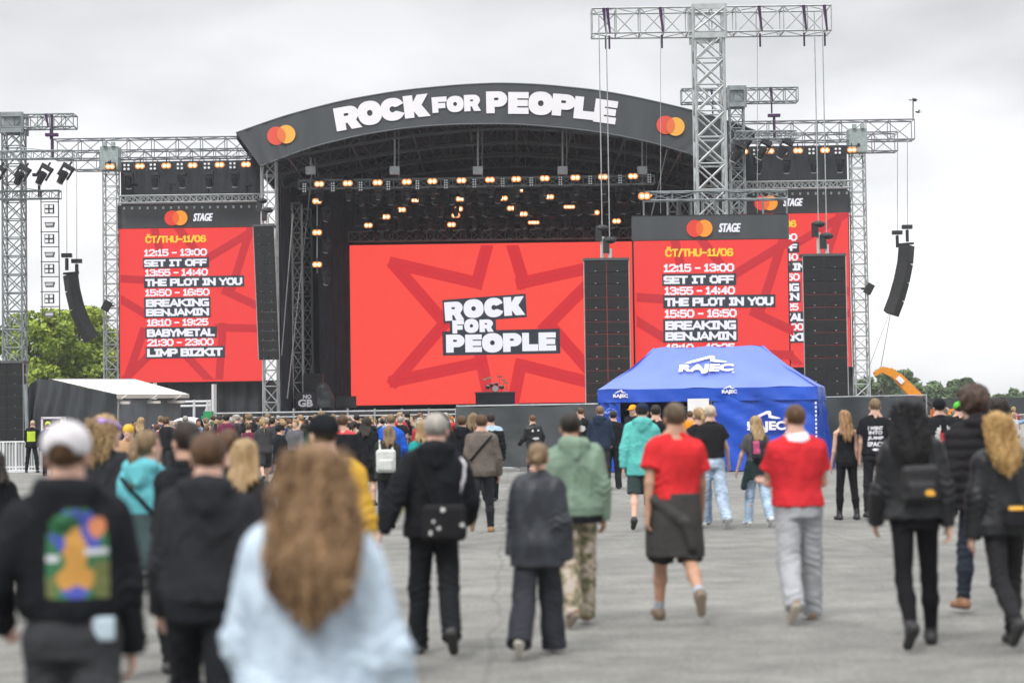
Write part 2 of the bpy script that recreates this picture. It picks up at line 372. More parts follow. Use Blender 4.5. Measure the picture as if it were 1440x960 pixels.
def torso_rows(f, bulk):
    if f: R = [(.84, 0, 0, .168, .115), (.93, 0, 0, .172, .122), (1.07, 0, .01, .125, .092), (1.2, 0, .01, .138, .10), (1.34, 0, .005, .155, .102), (1.42, 0, -.01, .135, .08), (1.475, 0, -.015, .07, .06)]
    else: R = [(.84, 0, 0, .165, .118), (.93, 0, 0, .166, .122), (1.07, 0, .01, .15, .105), (1.2, 0, .01, .165, .115), (1.34, 0, .005, .182, .115), (1.42, 0, -.01, .16, .09), (1.475, 0, -.015, .075, .065)]
    return [(z, x, y, a * bulk, b * (bulk * 1.0)) for z, x, y, a, b in R]
def build_person(sp, low=False):
    f = sp.get('sex') == 'f'; bulk = sp.get('bulk', 1.0); lean = sp.get('lean', .03); seed = sp.get('seed', int(sp.get('px', 0)) % 97)
    shx = (.15 if f else .178) * (.5 + .5 * bulk); hipx = .085
    legs = sp.get('legs', ((6, 6), (-6, 8))); arms = sp.get('arms', ((5, 8, 12, 0), (-5, 8, 12, 0)))
    if len(legs[0]) < 3: legs = tuple((a, b, 2) for a, b in legs)
    # skeleton
    J = {}; low_z = 9
    for i, sx_ in ((0, -1), (1, 1)):
        th, kn, spl = legs[i]; a = math.radians(th); b = math.radians(th - kn); q = math.radians(spl)
        hip = np.array([sx_ * hipx, 0, 0.]); kne = hip + .43 * np.array([sx_ * math.sin(q), math.sin(a), -math.cos(a)]); ank = kne + .41 * np.array([sx_ * math.sin(q) * .6, math.sin(b), -math.cos(b)])
        p = min(0, b * 1.15) if b < -.25 else (0.12 if b > .15 else 0.)
        fw = np.array([sx_ * .12, math.cos(p), math.sin(p)]); up = np.array([0, -math.sin(p), math.cos(p)])
        for e in (-.07, .17): low_z = min(low_z, (ank + fw * e - up * .078)[2])
        J[i] = dict(hip=hip, kne=kne, ank=ank, fw=fw, up=up, p=p)
    hz = -low_z
    for i in (0, 1):
        for k in ('hip', 'kne', 'ank'): J[i][k] = J[i][k] + np.array([0, 0, hz])
    dz = hz - .90
    sdv = sp.get('side', .05 * math.sin(seed * 1.7)); twi = .0016 * (arms[0][0] - arms[1][0])
    tl = lambda z: lean * (z - hz)                        # forward shift of the upper body at height z
    for i, sx_ in ((0, -1), (1, 1)):
        sw, ab, el, inw = arms[i]; a, ab_ = math.radians(sw), math.radians(ab * .62)
        S_ = np.array([sx_ * shx + sdv * (1.39 + dz - hz), tl(1.40 + dz) - .01 - sx_ * twi, 1.392 + dz - sx_ * sdv * .3])
        d = np.array([sx_ * math.sin(ab_), math.sin(a) * math.cos(ab_), -math.cos(a) * math.cos(ab_)]); E = S_ + .29 * d
        a2 = a + math.radians(el); iw = math.radians(inw)
        d2 = np.array([sx_ * (math.sin(ab_) * .6 - math.sin(iw)), math.sin(a2) * math.cos(iw), -math.cos(a2)]); d2 /= np.linalg.norm(d2)
        J[i].update(sh=S_, elb=E, wri=E + .255 * d2, hd=d2)
    top_h = 1.748 + dz; S = sp['H'] / top_h
    side = sp.get('side', .05 * math.sin(seed * 1.7)); tx = lambda z: side * (z - hz)
    hc = np.array([tx(1.6 + dz), tl(1.64 + dz) + .012, 1.632 + dz]); hy, hp = (math.radians(v) for v in sp.get('head', (16 * math.sin(seed * 3.1), 3 * math.sin(seed))))
    cy_, sy_ = math.cos(hy), math.sin(hy); cp, spp = math.cos(hp), math.sin(hp); piv = hc + np.array([0, -.03, -.10])
    def TH(X, Y, Z):                                       # world -> head frame (origin at the middle of the head)
        X, Y, Z = X - piv[0], Y - piv[1], Z - piv[2]
        X, Y = X * cy_ + Y * sy_, -X * sy_ + Y * cy_
        Y, Z = Y * cp + Z * spp, -Y * spp + Z * cp
        return X / 1.06, (Y - .03) / 1.06, (Z - .10) / 1.06
    def HW(x, y, z):
        x, y, z = x * 1.06, y * 1.06, z * 1.06; y += .03; z += .10; y, z = y * cp - z * spp, y * spp + z * cp
        x, y = x * cy_ - y * sy_, x * sy_ + y * cy_
        return np.array([x, y, z]) + piv
    def hell(G, c, r, k=.02, sub=False):
        m = min(r); R = max(r) + max(abs(v) for v in c) + .02
        def fn(X, Y, Z):
            X, Y, Z = TH(X, Y, Z); return (np.sqrt(((X - c[0]) / r[0]) ** 2 + ((Y - c[1]) / r[1]) ** 2 + ((Z - c[2]) / r[2]) ** 2) - 1) * m
        q = HW(0, 0, 0); G.op(fn, q - R - .02, q + R + .02, k, sub)
    s_px = sp['s']
    h0 = .03 if low else (.0075 if s_px > 140 else .012); h1 = .03 if low else (.012 if s_px > 140 else .016)
    allp = [J[i][k] for i in (0, 1) for k in ('hip', 'kne', 'ank', 'sh', 'elb', 'wri')]
    lo = np.min(allp, 0) - .26; hi = np.max(allp, 0) + .26; lo[2] = -.05; hi[2] = top_h + .08; lo[1] -= .08
    lo[0] = min(lo[0], -.36); hi[0] = max(hi[0], .36); lo[1] = min(lo[1], -.40)
    rows = [(z + dz, x + side * (z + dz - hz), y + tl(z + dz), a, b) for z, x, y, a, b in torso_rows(f, bulk)]
    parts = []
    tk, tcol = sp['top'][0], sp['top'][1]; tkind = sp['top'][2] if len(sp['top']) > 2 else 'cotton'
    ease, hem = TOPS[tk]; ease = sp.get('ease', ease); hem = sp.get('hem', hem); bk, bcol = sp['bottom'][0], sp['bottom'][1]; bkind = sp['bottom'][2] if len(sp['bottom']) > 2 else 'cotton'
    lb = .86 + .14 * bulk
    # ---- body: one continuous skin
    G = Grid(lo, hi, h0)
    shr = 0 if low else .012
    G.loft([(z, x, y, (a - shr) * (.82 if z < .95 + dz and not low else 1), (b - shr) * (.85 if z < .95 + dz and not low else 1)) for z, x, y, a, b in rows], .03)
    G.cap((tx(1.45 + dz), tl(1.45 + dz) - .012, 1.44 + dz), (hc[0], hc[1] - .02, 1.575 + dz), .062 if not f else .052, .056 if not f else .046, .03)
    for i in (0, 1):
        j = J[i]; k_ = .82 if f else 1.
        G.cap((hc[0] + (-1, 1)[i] * .03, hc[1] - .03, 1.535 + dz), j['sh'] * [.72, 1, 1] + [0, 0, .035], .035, .035, .04)
        G.cap(j['sh'] * [.4, 1, 1] + [0, 0, .03], j['sh'], .05, .05 * lb - shr * .5, .03)
        G.cap(j['sh'], j['elb'], .052 * k_ * lb, .04 * k_ * lb, .02); G.cap(j['elb'], j['wri'], .041 * k_ * lb, .027 * k_, .015)
        G.cap(j['hip'] - [0, 0, .04], j['kne'], .076 * lb - shr * .6, .055 * lb, .03)
        cm = j['kne'] * .62 + j['ank'] * .38 - [0, .012, 0]
        G.cap(j['kne'], cm, .052 * lb, .055 * lb, .03); G.cap(cm, j['ank'], .052 * lb, .036, .03)
        G.cap(j['ank'] - j['up'] * .035 - j['fw'] * .03, j['ank'] - j['up'] * .045 + j['fw'] * .12, .035, .026, .02)
        d = j['hd']; W_ = j['wri']; sx_ = (-1, 1)[i]
        fy = np.array([0, 1., 0]) - d * d[1]; fy /= np.linalg.norm(fy); pn = np.cross(d, fy); pn = pn * (-sx_ if pn[0] > 0 else sx_)
        if low: G.cap(W_, W_ + d * .12, .03, .03, .02)
        else:
            for o in (-.022, 0, .022): G.cap(W_ + fy * o * .6, W_ + d * .08 + fy * o, .018, .016, .012)
            for q, (o, ln) in enumerate(((-.031, .062), (-.0105, .076), (.0105, .082), (.031, .072))):
                a0 = W_ + d * .082 + fy * o; a1 = a0 + (d * .8 + pn * .35 + fy * o * 1.2) * ln * .5; a2_ = a1 + (d * .55 + pn * .75 + fy * o) * ln * .5
                G.cap(a0, a1, .0095, .0085, .004); G.cap(a1, a2_, .0085, .007, .003)
            t0 = W_ + d * .025 + fy * .022; t1 = t0 + (d * .6 + fy * .7 + pn * .3) * .045; G.cap(t0, t1, .013, .010, .008); G.cap(t1, t1 + (d * .9 + fy * .1 + pn * .3) * .032, .010, .008, .003)
    hell(G, (0, -.012, .03), (.074, .095, .082), .02); hell(G, (0, .022, -.045), (.056, .068, .066), .03)
    if not low:
        for sx_ in (-1, 1):
            hell(G, (sx_ * .076, -.006, -.012), (.011, .021, .032), .006); hell(G, (sx_ * .031, .088, .002), (.018, .016, .012), .01, True)
            hell(G, (sx_ * .03, .074, .002), (.012, .011, .010), .004)
        hell(G, (0, .094, -.018), (.013, .02, .024), .01); hell(G, (0, .082, -.058), (.026, .012, .007), .006); hell(G, (0, .078, -.092), (.025, .018, .018), .015)
    V, Q = G.mesh(); parts.append(('body', V, Q, [skinm(sp.get('skin', 'fair'))], None))
    # ---- trousers / shorts / skirt
    G = Grid(lo, hi, h1); LG = {'trousers': (.094, .078, .072), 'slim': (.090, .064, .05), 'wide': (.10, .10, .105), 'leggings': (.086, .060, .042), 'shorts': (.108, .105, .1), 'baggy': (.102, .094, .078), 'cut': (.115, .12, .12)}[bk]
    be = .012 if bk in ('leggings', 'slim') else .02
    if low: be += .02
    G.loft([(z, x, y, (a + be) * (.90 if z < .86 + dz else 1), b + be) for z, x, y, a, b in rows if z < 1.03 + dz] + [(1.035 + dz, 0, tl(1.03 + dz) + .008, (.136 if f else .155) * bulk + .008, (.10 if f else .112) * bulk + .008)], .02)
    for i in (0, 1):
        j = J[i]; ex = .012 if low else 0
        if bk in ('shorts', 'cut'):
            e = j['hip'] + (j['kne'] - j['hip']) * (1.0 if bk == 'shorts' else .62); G.cap(j['hip'], e, LG[0] * lb + ex, LG[1] * lb + ex, .025, True)
        else:
            G.cap(j['hip'], j['kne'], LG[0] * lb + ex, LG[1] * lb + ex, .03); e = j['ank'] + (j['ank'] - j['kne']) * (.12 if bk in ('wide', 'trousers', 'baggy') else .0)
            cm = j['kne'] * .6 + j['ank'] * .4 - [0, .012, 0]
            if bk in ('leggings', 'slim'): G.cap(j['kne'], cm, LG[1] * lb + ex, LG[1] * lb + ex, .03); G.cap(cm, e, LG[1] * lb + ex, LG[2] + ex, .03, True)
            else: G.cap(j['kne'], e, LG[1] * lb + ex, LG[2] + ex, .03, True)
    V, Q = G.mesh()
    if not low: V = V + vnormals(V, Q) * ((wave(V, (16, 16, 26), seed + 3) * (.009 if bk in ('wide', 'baggy', 'trousers', 'shorts') else .003))[:, None])
    if not low and bk not in ('leggings', 'cut'):
        for i in (0, 1):
            j = J[i]
            for c_, rad, am_ in ((j['kne'], .12, .007), (j['ank'] + [0, 0, .03], .10, .009 if bk != 'shorts' else 0), (j['hip'] - [0, .05, .16], .12, .004)):
                rr_ = V - c_; w_ = np.exp(-(np.linalg.norm(rr_, axis=1) / rad) ** 2); V = V + vnormals(V, Q) * (w_ * am_ * np.sin(rr_[:, 2] * 100 + rr_[:, 0] * 38 * (-1, 1)[i] + 2 * np.sin(rr_[:, 1] * 45 + seed)))[:, None]
    parts.append(({'leggings': 'leggings', 'shorts': 'shorts', 'cut': 'shorts'}.get(bk, 'trousers'), V, Q, [cloth(bcol, bkind, seed, sp['bottom'][3] if len(sp['bottom']) > 3 else None)], None))
    # ---- top
    G = Grid(lo, hi, h1)
    if low: ease = max(ease, .03)
    zt = 1.462 + dz; zb = hem + dz; R = []
    rx0 = np.interp(1.30 + dz, [r[0] for r in rows], [r[3] for r in rows]) + ease
    for z in np.linspace(zb, zt, 9):
        x, y, a, b = (np.interp(z, [r[0] for r in rows], [r[q] for r in rows]) for q in (1, 2, 3, 4))
        a, b = a + ease, b + ease * 1.05
        if tk in ('jacket', 'over', 'hoodie', 'puffer', 'poncho') and z < 1.30 + dz: a = max(a, rx0 * (.93 if tk != 'over' else 1.03)); b = max(b, .112 * bulk + ease)
        if tk == 'hoodie' and z < zb + .05: a -= .02; b -= .015
        R.append((z, x, y, a, b))
    G.loft(R, .02, 2.3)
    sl = {'tshirt': .62, 'tank': 0, 'crop': 0}.get(tk, 2.0); sl = sp.get('sleeve', sl)
    for i in (0, 1):
        j = J[i]
        if tk not in ('tank', 'crop'):
            G.cap((hc[0] + (-1, 1)[i] * .035, tl(1.5 + dz) - .028, 1.49 + dz), j['sh'] * [.75, 1, 1] + [0, 0, .03], .028 + ease * .35, .036 + ease * .4, .04)
            G.cap(j['sh'] * [.30, 1, 1] + [0, 0, .052], j['sh'] * [.92, 1, 1], .035 + ease * .35, .046 * lb + ease * .5, .045)
        if sl > 1:
            fl = {'over': .02, 'puffer': .01}.get(tk, 0)
            G.cap(j['sh'] * [.93, 1, 1], j['elb'], .050 * lb + ease * .6, .048 * lb + ease * .62, .035); G.cap(j['elb'], j['wri'] + j['hd'] * (.02 if tk != 'over' else .05), .052 * lb + ease * .65, .034 + ease * .5 + fl, .02, True)
        elif sl > 0:
            e = j['sh'] + (j['elb'] - j['sh']) * sl; G.cap(j['sh'] * [.93, 1, 1], e, .052 * lb + ease * .5, .066 * lb + ease * .8, .035, True)
    if sp.get('hood'):
        y0 = tl(1.46 + dz) - .085 - ease * .7
        xo = tx(1.46 + dz); G.ell((xo, y0, 1.497 + dz), (.135, .068, .062), .03); G.ell((xo, y0 - .016, 1.425 + dz), (.11, .055, .085), .025); G.cap((xo - .085, y0 - .02, 1.475 + dz), (xo, y0 - .055, 1.385 + dz), .022, .02, .02); G.cap((xo + .085, y0 - .02, 1.475 + dz), (xo, y0 - .055, 1.385 + dz), .022, .02, .02)
        for sx_ in (-1, 1): G.cap((xo + sx_ * .088, y0 + .03, 1.505 + dz), (xo + sx_ * .06, tl(1.45 + dz) + .06, 1.465 + dz), .04, .03, .03)
    elif tk in ('jacket', 'over', 'puffer'):
        G.ell((tx(1.47 + dz), tl(1.47 + dz) - .015, 1.492 + dz), (.08, .08, .045), .012)
    V, Q = G.mesh()
    if not low:
        am = {'hoodie': .013, 'jacket': .013, 'over': .017, 'tshirt': .011, 'puffer': .006}.get(tk, .004)
        rg = np.clip(1 - np.abs(wave(V, (15, 9, 8), seed + 31)) * 3.2, 0, 1) ** 2; V = V + vnormals(V, Q) * (rg * am * .75)[:, None]
        V = V + vnormals(V, Q) * ((wave(V, (21, 12, 9), seed) * am + wave(V, (46, 26, 20), seed + 9) * am * .35)[:, None])
        if tk not in ('tank', 'crop'):
            for i in (0, 1):                               # creases where the sleeve bends and bunches
                j = J[i]; d_ = j['elb'] - j['sh']; d_ /= np.linalg.norm(d_); rr_ = V - j['elb']; w_ = np.exp(-(np.linalg.norm(rr_, axis=1) / .11) ** 2); V = V + vnormals(V, Q) * (w_ * .009 * np.sin((rr_ @ d_) * 105 + 2.2 * np.sin(rr_[:, 0] * 40 + seed) + seed))[:, None]
        if tk == 'puffer': V = V + vnormals(V, Q) * (np.abs(np.sin((V[:, 2] - dz) * math.pi / .085)) * .016 - .008)[:, None]
    mats = [cloth(tcol, tkind, seed)]; mi = None
    if sp.get('patch'):
        c = V[Q].mean(1); n = np.cross(V[Q[:, 2]] - V[Q[:, 0]], V[Q[:, 3]] - V[Q[:, 1]]); mi = np.zeros(len(Q), int); c = c - [0, 0, dz]
        for fn, m in sp['patch']:
            mats.append(m); mi[fn(c[:, 0], c[:, 1], c[:, 2], n[:, 1] < 0)] = len(mats) - 1
    parts.append(({'tshirt': 'shirt', 'tank': 'tank_top', 'crop': 'tank_top', 'hoodie': 'hoodie', 'poncho': 'poncho'}.get(tk, 'jacket'), V, Q, mats, mi))
    topmesh = (V, Q)
    # ---- hair
    hk, h1c, h2c = sp['hair'][:3]; hl = sp['hair'][3] if len(sp['hair']) > 3 else 1.2
    if hk != 'bald':
        q = HW(0, 0, 0); hlo = q - .26; hhi = q + .24
        if hk in ('long', 'pony'): hlo[2] = min(hlo[2], hl + dz - .06); hlo[1] -= .12
        G = Grid(hlo, hhi, .03 if low else (.010 if s_px > 140 else .014)); ad = {'short': .010, 'buzz': .005, 'curly': .045, 'long': .016, 'bun': .012, 'pony': .012}[hk] + (.015 if low else 0)
        hell(G, (0, -.016, .034), (.074 + ad, .093 + ad, .082 + ad), .02)
        if hk == 'curly': hell(G, (0, -.05, .0), (.09, .08, .09), .02)
        X, Y, Z = TH(G.ax[0][:, None, None], G.ax[1][None, :, None], G.ax[2][None, None, :])
        fy_ = {'long': .05}.get(hk, .045)
        G.F = np.maximum(G.F, np.minimum(Y - fy_ + .03, .062 - Z)).astype(np.float32)
        if hk in ('short', 'buzz', 'curly', 'bun', 'pony'):
            cutz = {'curly': -.10, 'bun': -.085, 'pony': -.085}.get(hk, -.080)
            G.F = np.maximum(G.F, np.maximum(cutz - Z + np.maximum(0, Y + .03) * .7, -5)).astype(np.float32)
        if hk == 'bun':
            b = HW(0, -.125, .0); G.ell(b, (.046, .042, .045), .015); G.cap(b, b + [0.01, -.01, -.09], .022, .010, .015)
        if hk == 'pony':
            b = HW(0, -.115, .03); e = b + [.01, -.05, -.08]; G.cap(HW(0, -.09, .03), b, .03, .028, .02); G.cap(b, e, .03, .032, .02); G.cap(e, (e[0], e[1] - .01, hl + dz), .032, .015, .02)
        if hk == 'long':
            hw_ = sp.get('hairw', 1.); bs = []
            for z in np.linspace(hl, 1.72, 10):
                t = (1.72 - z) / (1.72 - hl); back = .112 * bulk + ease + .012
                yb = np.interp(z, [hl, 1.36, 1.46, 1.58, 1.72], [-back, -back - .005, -.10 - ease * .6, -.075, -.03]) if hl < 1.36 else np.interp(z, [hl, 1.58, 1.72], [-.11 - ease * .5, -.07, -.03])
                rx = np.interp(t, [0, .15, .35, .62, .86, 1], [.075, .098, .112, .150 * hw_, .118 * hw_, .06 * hw_]); ry = np.interp(t, [0, .15, .45, 1], [.085, .075, .052, .026])
                bs.append((z + dz, hc[0] + HW(0, 0, 0)[0] * .6, yb + tl(z + dz), rx, ry))
            G.loft(bs, .03, 2.0)
            if not low:
                Xh = G.ax[0][:, None, None]; G.F = np.maximum(G.F, hl + dz + .05 + .035 * np.sin(Xh * 61 + seed) + .03 * np.sin(Xh * 137 + seed * 2) + .75 * np.abs(Xh - hc[0]) - G.ax[2][None, None, :] + 0 * G.ax[1][None, :, None]).astype(np.float32)
        V, Q = G.mesh()
        if not low and hk != 'buzz':
            a = {'curly': .016, 'long': .011, 'short': .005, 'bun': .004, 'pony': .004}[hk]; fr = (45, 45, 45) if hk == 'curly' else (70, 70, 9)
            V = V + vnormals(V, Q) * (wave(V, fr, seed + 5, 6) * a + wave(V, tuple(v * 1.9 for v in fr), seed + 6, 6) * a * .6)[:, None]
        parts.append(('hair', V, Q, [hairm(h1c, h2c)], None))
    # ---- hat
    if sp.get('hat'):
        hk_, hcol = sp['hat'][:2]
        q = HW(0, 0, 0); G = Grid(q - .25, q + .25, .03 if low else .009)
        hell(G, (0, -.016, .042), (.092, .112, .092), .01); X, Y, Z = TH(G.ax[0][:, None, None], G.ax[1][None, :, None], G.ax[2][None, None, :])
        G.F = np.maximum(G.F, (.012 if hk_ != 'beanie' else -.01) - Z + 0 * X).astype(np.float32)
        if hk_ == 'capback': G.F = np.maximum(G.F, .045 - np.sqrt((X / 1.1) ** 2 + (Z - .012) ** 2) + np.maximum(0, -.0 - Y * 0) + np.where(Y < -.03, 0, 1.)* -1).astype(np.float32)
        sgn = 1 if hk_ in ('cap', 'capback') else -1
        if hk_ != 'beanie': hell(G, (0, sgn * .125 - .01, .022), (.07, .075, .012), .008)
        V, Q = G.mesh(); parts.append(('cap', V, Q, [cloth(hcol)], None))
    # ---- shoes
    for i in (0, 1):
        j = J[i]; A = j['ank']; G = Grid(A - .26, A + .26, .03 if low else .009); sc = sp.get('shoe', ('low', (.05, .05, .05)))
        fw, up = j['fw'], j['up']
        G.cap(A - up * .040 - fw * .035, A - up * .050 + fw * .13, .044, .036, .02); G.cap(A - up * .02, A + up * (.10 if sc[0] == 'boot' else .015), .048, .048 if sc[0] == 'boot' else .042, .03, sc[0] == 'boot')
        o = A - up * .078
        G.cut(lambda X, Y, Z: -((X - o[0]) * up[0] + (Y - o[1]) * up[1] + (Z - o[2]) * up[2]))
        V, Q = G.mesh(); m2 = [mat('shoe', sc[1], .6, 0, .1), mat('shoe_sole', sc[2] if len(sc) > 2 else (.03, .03, .03), .8)]
        c = V[Q].mean(1) - o; parts.append(('shoe', V, Q, m2, (c @ up < .022).astype(int)))
    info = dict(dz=dz, S=S, J=J, tl=tl, ease=ease, bulk=bulk, HW=HW, top=topmesh, hc=hc, rows=rows, h1=h1, lo=lo, hi=hi, seed=seed)
    return parts, info
def scale_of(sp):
    if 's' not in sp: sp['s'] = (sp['feet'] - yh(sp['px'])) / EYE
    sp['H'] = sp.get('H') or EYE + (yh(sp['px']) - sp['top_px']) / sp['s']
    return F_PX / sp['s']
ROOTS = {}
def add_person(key, **sp):
    Y = scale_of(sp); parts, info = build_person(sp)
    root = empty('person', (GX(sp['px'], Y), Y, 0), sp['label'], 'person', sp.get('group')); root.rotation_euler.z = math.radians(sp.get('yaw', 13 * math.sin(sp['px'] * 2.3)))
    for nme, V, Q, m, mi in parts: mesh_obj(nme, V * info['S'], Q, m, root, mi, True, local=True)
    info['root'] = root; ROOTS[key] = info
    return info
def extra(info, name, G, m, part=True, label=None, cat=None, wv=0, group=None, patch=None):   # SDF accessory in the person's frame
    V, Q = G.mesh()
    if wv: V = V + vnormals(V, Q) * (wave(V, (18, 14, 14), info['seed'] + 21) * wv)[:, None]
    mi = None; ms = [m]
    if patch:
        c = V[Q].mean(1) - [0, 0, info['dz']]; n = np.cross(V[Q[:, 2]] - V[Q[:, 0]], V[Q[:, 3]] - V[Q[:, 1]]); mi = np.zeros(len(Q), int)
        for fn, m2 in patch: ms.append(m2); mi[fn(c[:, 0], c[:, 1], c[:, 2], n[:, 1] < 0)] = len(ms) - 1
    r = info['root']
    if part: return mesh_obj(name, V * info['S'], Q, ms, r, mi, True, local=True)
    o = mesh_obj(name, V * info['S'], Q, ms, None, mi, True); o.location = r.location; o.rotation_euler = r.rotation_euler
    return tag(o, label, cat, group)
def back_y(info, z):                                       # back surface of the top at model height z (1.75 m figure)
    V = info['top'][0]; k = (np.abs(V[:, 2] - z - info['dz']) < .04) & (np.abs(V[:, 0]) < .10)
    return float(V[k, 1].min()) if k.any() else -.17
def backpack(info, col, z0, z1, wid, dep, label, kind='cotton', patch=None, name='backpack', cat='backpack'):
    dz = info['dz']; yb = min(back_y(info, (z0 + z1) / 2), back_y(info, z1 - .05)) - dep * .42; G = Grid((-.4, yb - .3, z0 + dz - .1), (.4, .25, 1.55 + dz), .011)
    G.rbox((0, yb, (z0 + z1) / 2 + dz), (wid / 2, dep / 2, (z1 - z0) / 2), .05); G.rbox((0, yb - dep * .5, z0 + (z1 - z0) * .33 + dz), (wid * .36, .035, (z1 - z0) * .24), .03, .01)
    for sx_ in (-1, 1): G.cap((sx_ * wid * .3, yb + dep * .3, z1 - .04 + dz), (sx_ * wid * .36, info['tl'](1.46) - .02, 1.465 + dz + info['ease']), .02, .018, .02)
    return extra(info, name, G, cloth(col, kind, info['seed'] + 2), False, label, cat, .006, None, patch)
def sling(info, col, label, c, hs, strap=((-.12, 1.47), (.16, 1.0)), patch=None, name='shoulder_bag'):
    dz = info['dz']; G = Grid((-.4, -.45, .6 + dz), (.4, .2, 1.6 + dz), .011); yb = back_y(info, c[1]) - hs[1] * .8
    if hs[0] > 0: G.rbox((c[0], yb, c[1] + dz), hs, .05)
    n = 7; (x0, a0), (x1, a1) = strap; prev = None
    for i in range(n + 1):
        t = i / n; z = a0 + (a1 - a0) * t; V = info['top'][0]; x = x0 + (x1 - x0) * t
        k = (np.abs(V[:, 2] - z - dz) < .03) & (np.abs(V[:, 0] - x) < .05); y = float(V[k, 1].min()) - .004 if k.any() else -.15
        if prev is not None: G.cap(prev, (x, y, z + dz), .016, .016, .008)
        prev = (x, y, z + dz)
    return extra(info, name, G, cloth(col, 'cotton', 5), False, label, 'bag', .004, None, patch)
def back_text(info, lines, m, name='back_print'):          # print that follows the back of the top
    from mathutils.bvhtree import BVHTree
    V, Q = info['top']; bvh = BVHTree.FromPolygons([tuple(v) for v in V], [tuple(map(int, q)) for q in Q]); mb = MB(); dz = info['dz']
    for body, cx, cz, wd, ht in lines:
        T, Fc = text2d(body, .045) if body != '#' else (np.array([(.5 + .5 * math.cos(i * .393), .5 + .5 * math.sin(i * .393)) for i in range(16)]), [list(range(16))])
        o = []
        for u, v in T:
            x, z = cx + (u - .5) * wd, cz + (v - .5) * ht + dz; hit = bvh.ray_cast(Vector((x, -1, z)), Vector((0, 1, 0)))[0]
            o.append(((x, (hit.y if hit else -.15) - .006, z)))
        mb.add(np.array(o) * info['S'], Fc)
    return mb.build(name, m, info['root'], local=True)

def add_locks(info, n, r, c1, c2, ln=(.18, .45), seed=5, wav=.012, fly=.12):     # loose locks and flyaway strands over the hair mass
    mbh = MB(); rr = np.random.default_rng(seed); Vh = [p for p in info['root'].children if p.name.startswith('hair')][0]
    hv = np.array([v.co[:] for v in Vh.data.vertices]) / info['S']; zt, zb = hv[:, 2].max(), hv[:, 2].min(); hv = hv[hv[:, 1] < np.median(hv[:, 1]) + .06]; sx_ = hv[:, 0]; x0, x1 = sx_.min(), sx_.max()
    for k in range(n):
        z0 = rr.uniform(zb + .10, zt - .02); L_ = rr.uniform(*ln); ph = rr.uniform(0, 6.28); xs = rr.uniform(x0, x1); pts = []; out = rr.uniform(0, .02) if rr.random() < fly else 0; xm = (x0 + x1) / 2; ze = zb + rr.uniform(-.07, .05) + .75 * abs(xs - xm)
        for q in range(10):
            z = z0 - L_ * q / 9; x = xm + (xs - xm) * (1 + out * 6 * q / 9) * (1 - .30 * max(0, 1 - (z - zb) / (.38 * (zt - zb)))) + wav * math.sin(ph + q * 1.2) ; kk = (np.abs(hv[:, 2] - z) < .03) & (np.abs(hv[:, 0] - x) < .022 + out * 3)
            if z < ze: break
            if not kk.any():
                if pts and z < zb + .14: pts.append((x, pts[-1][1] - .003, z))
                continue
            pts.append((x, hv[kk, 1].min() - .003 - out + .005 * math.cos(ph + q * 1.3), z))
        for q, (a, b) in enumerate(zip(pts, pts[1:])): mbh.bar(np.array(a) * info['S'], np.array(b) * info['S'], r * (1 - .06 * q), 0, 4, r * (1 - .06 * (q + 1)))
    if mbh.V: mbh.build('hair_locks', hairm(c1, c2), info['root'], True, local=True)
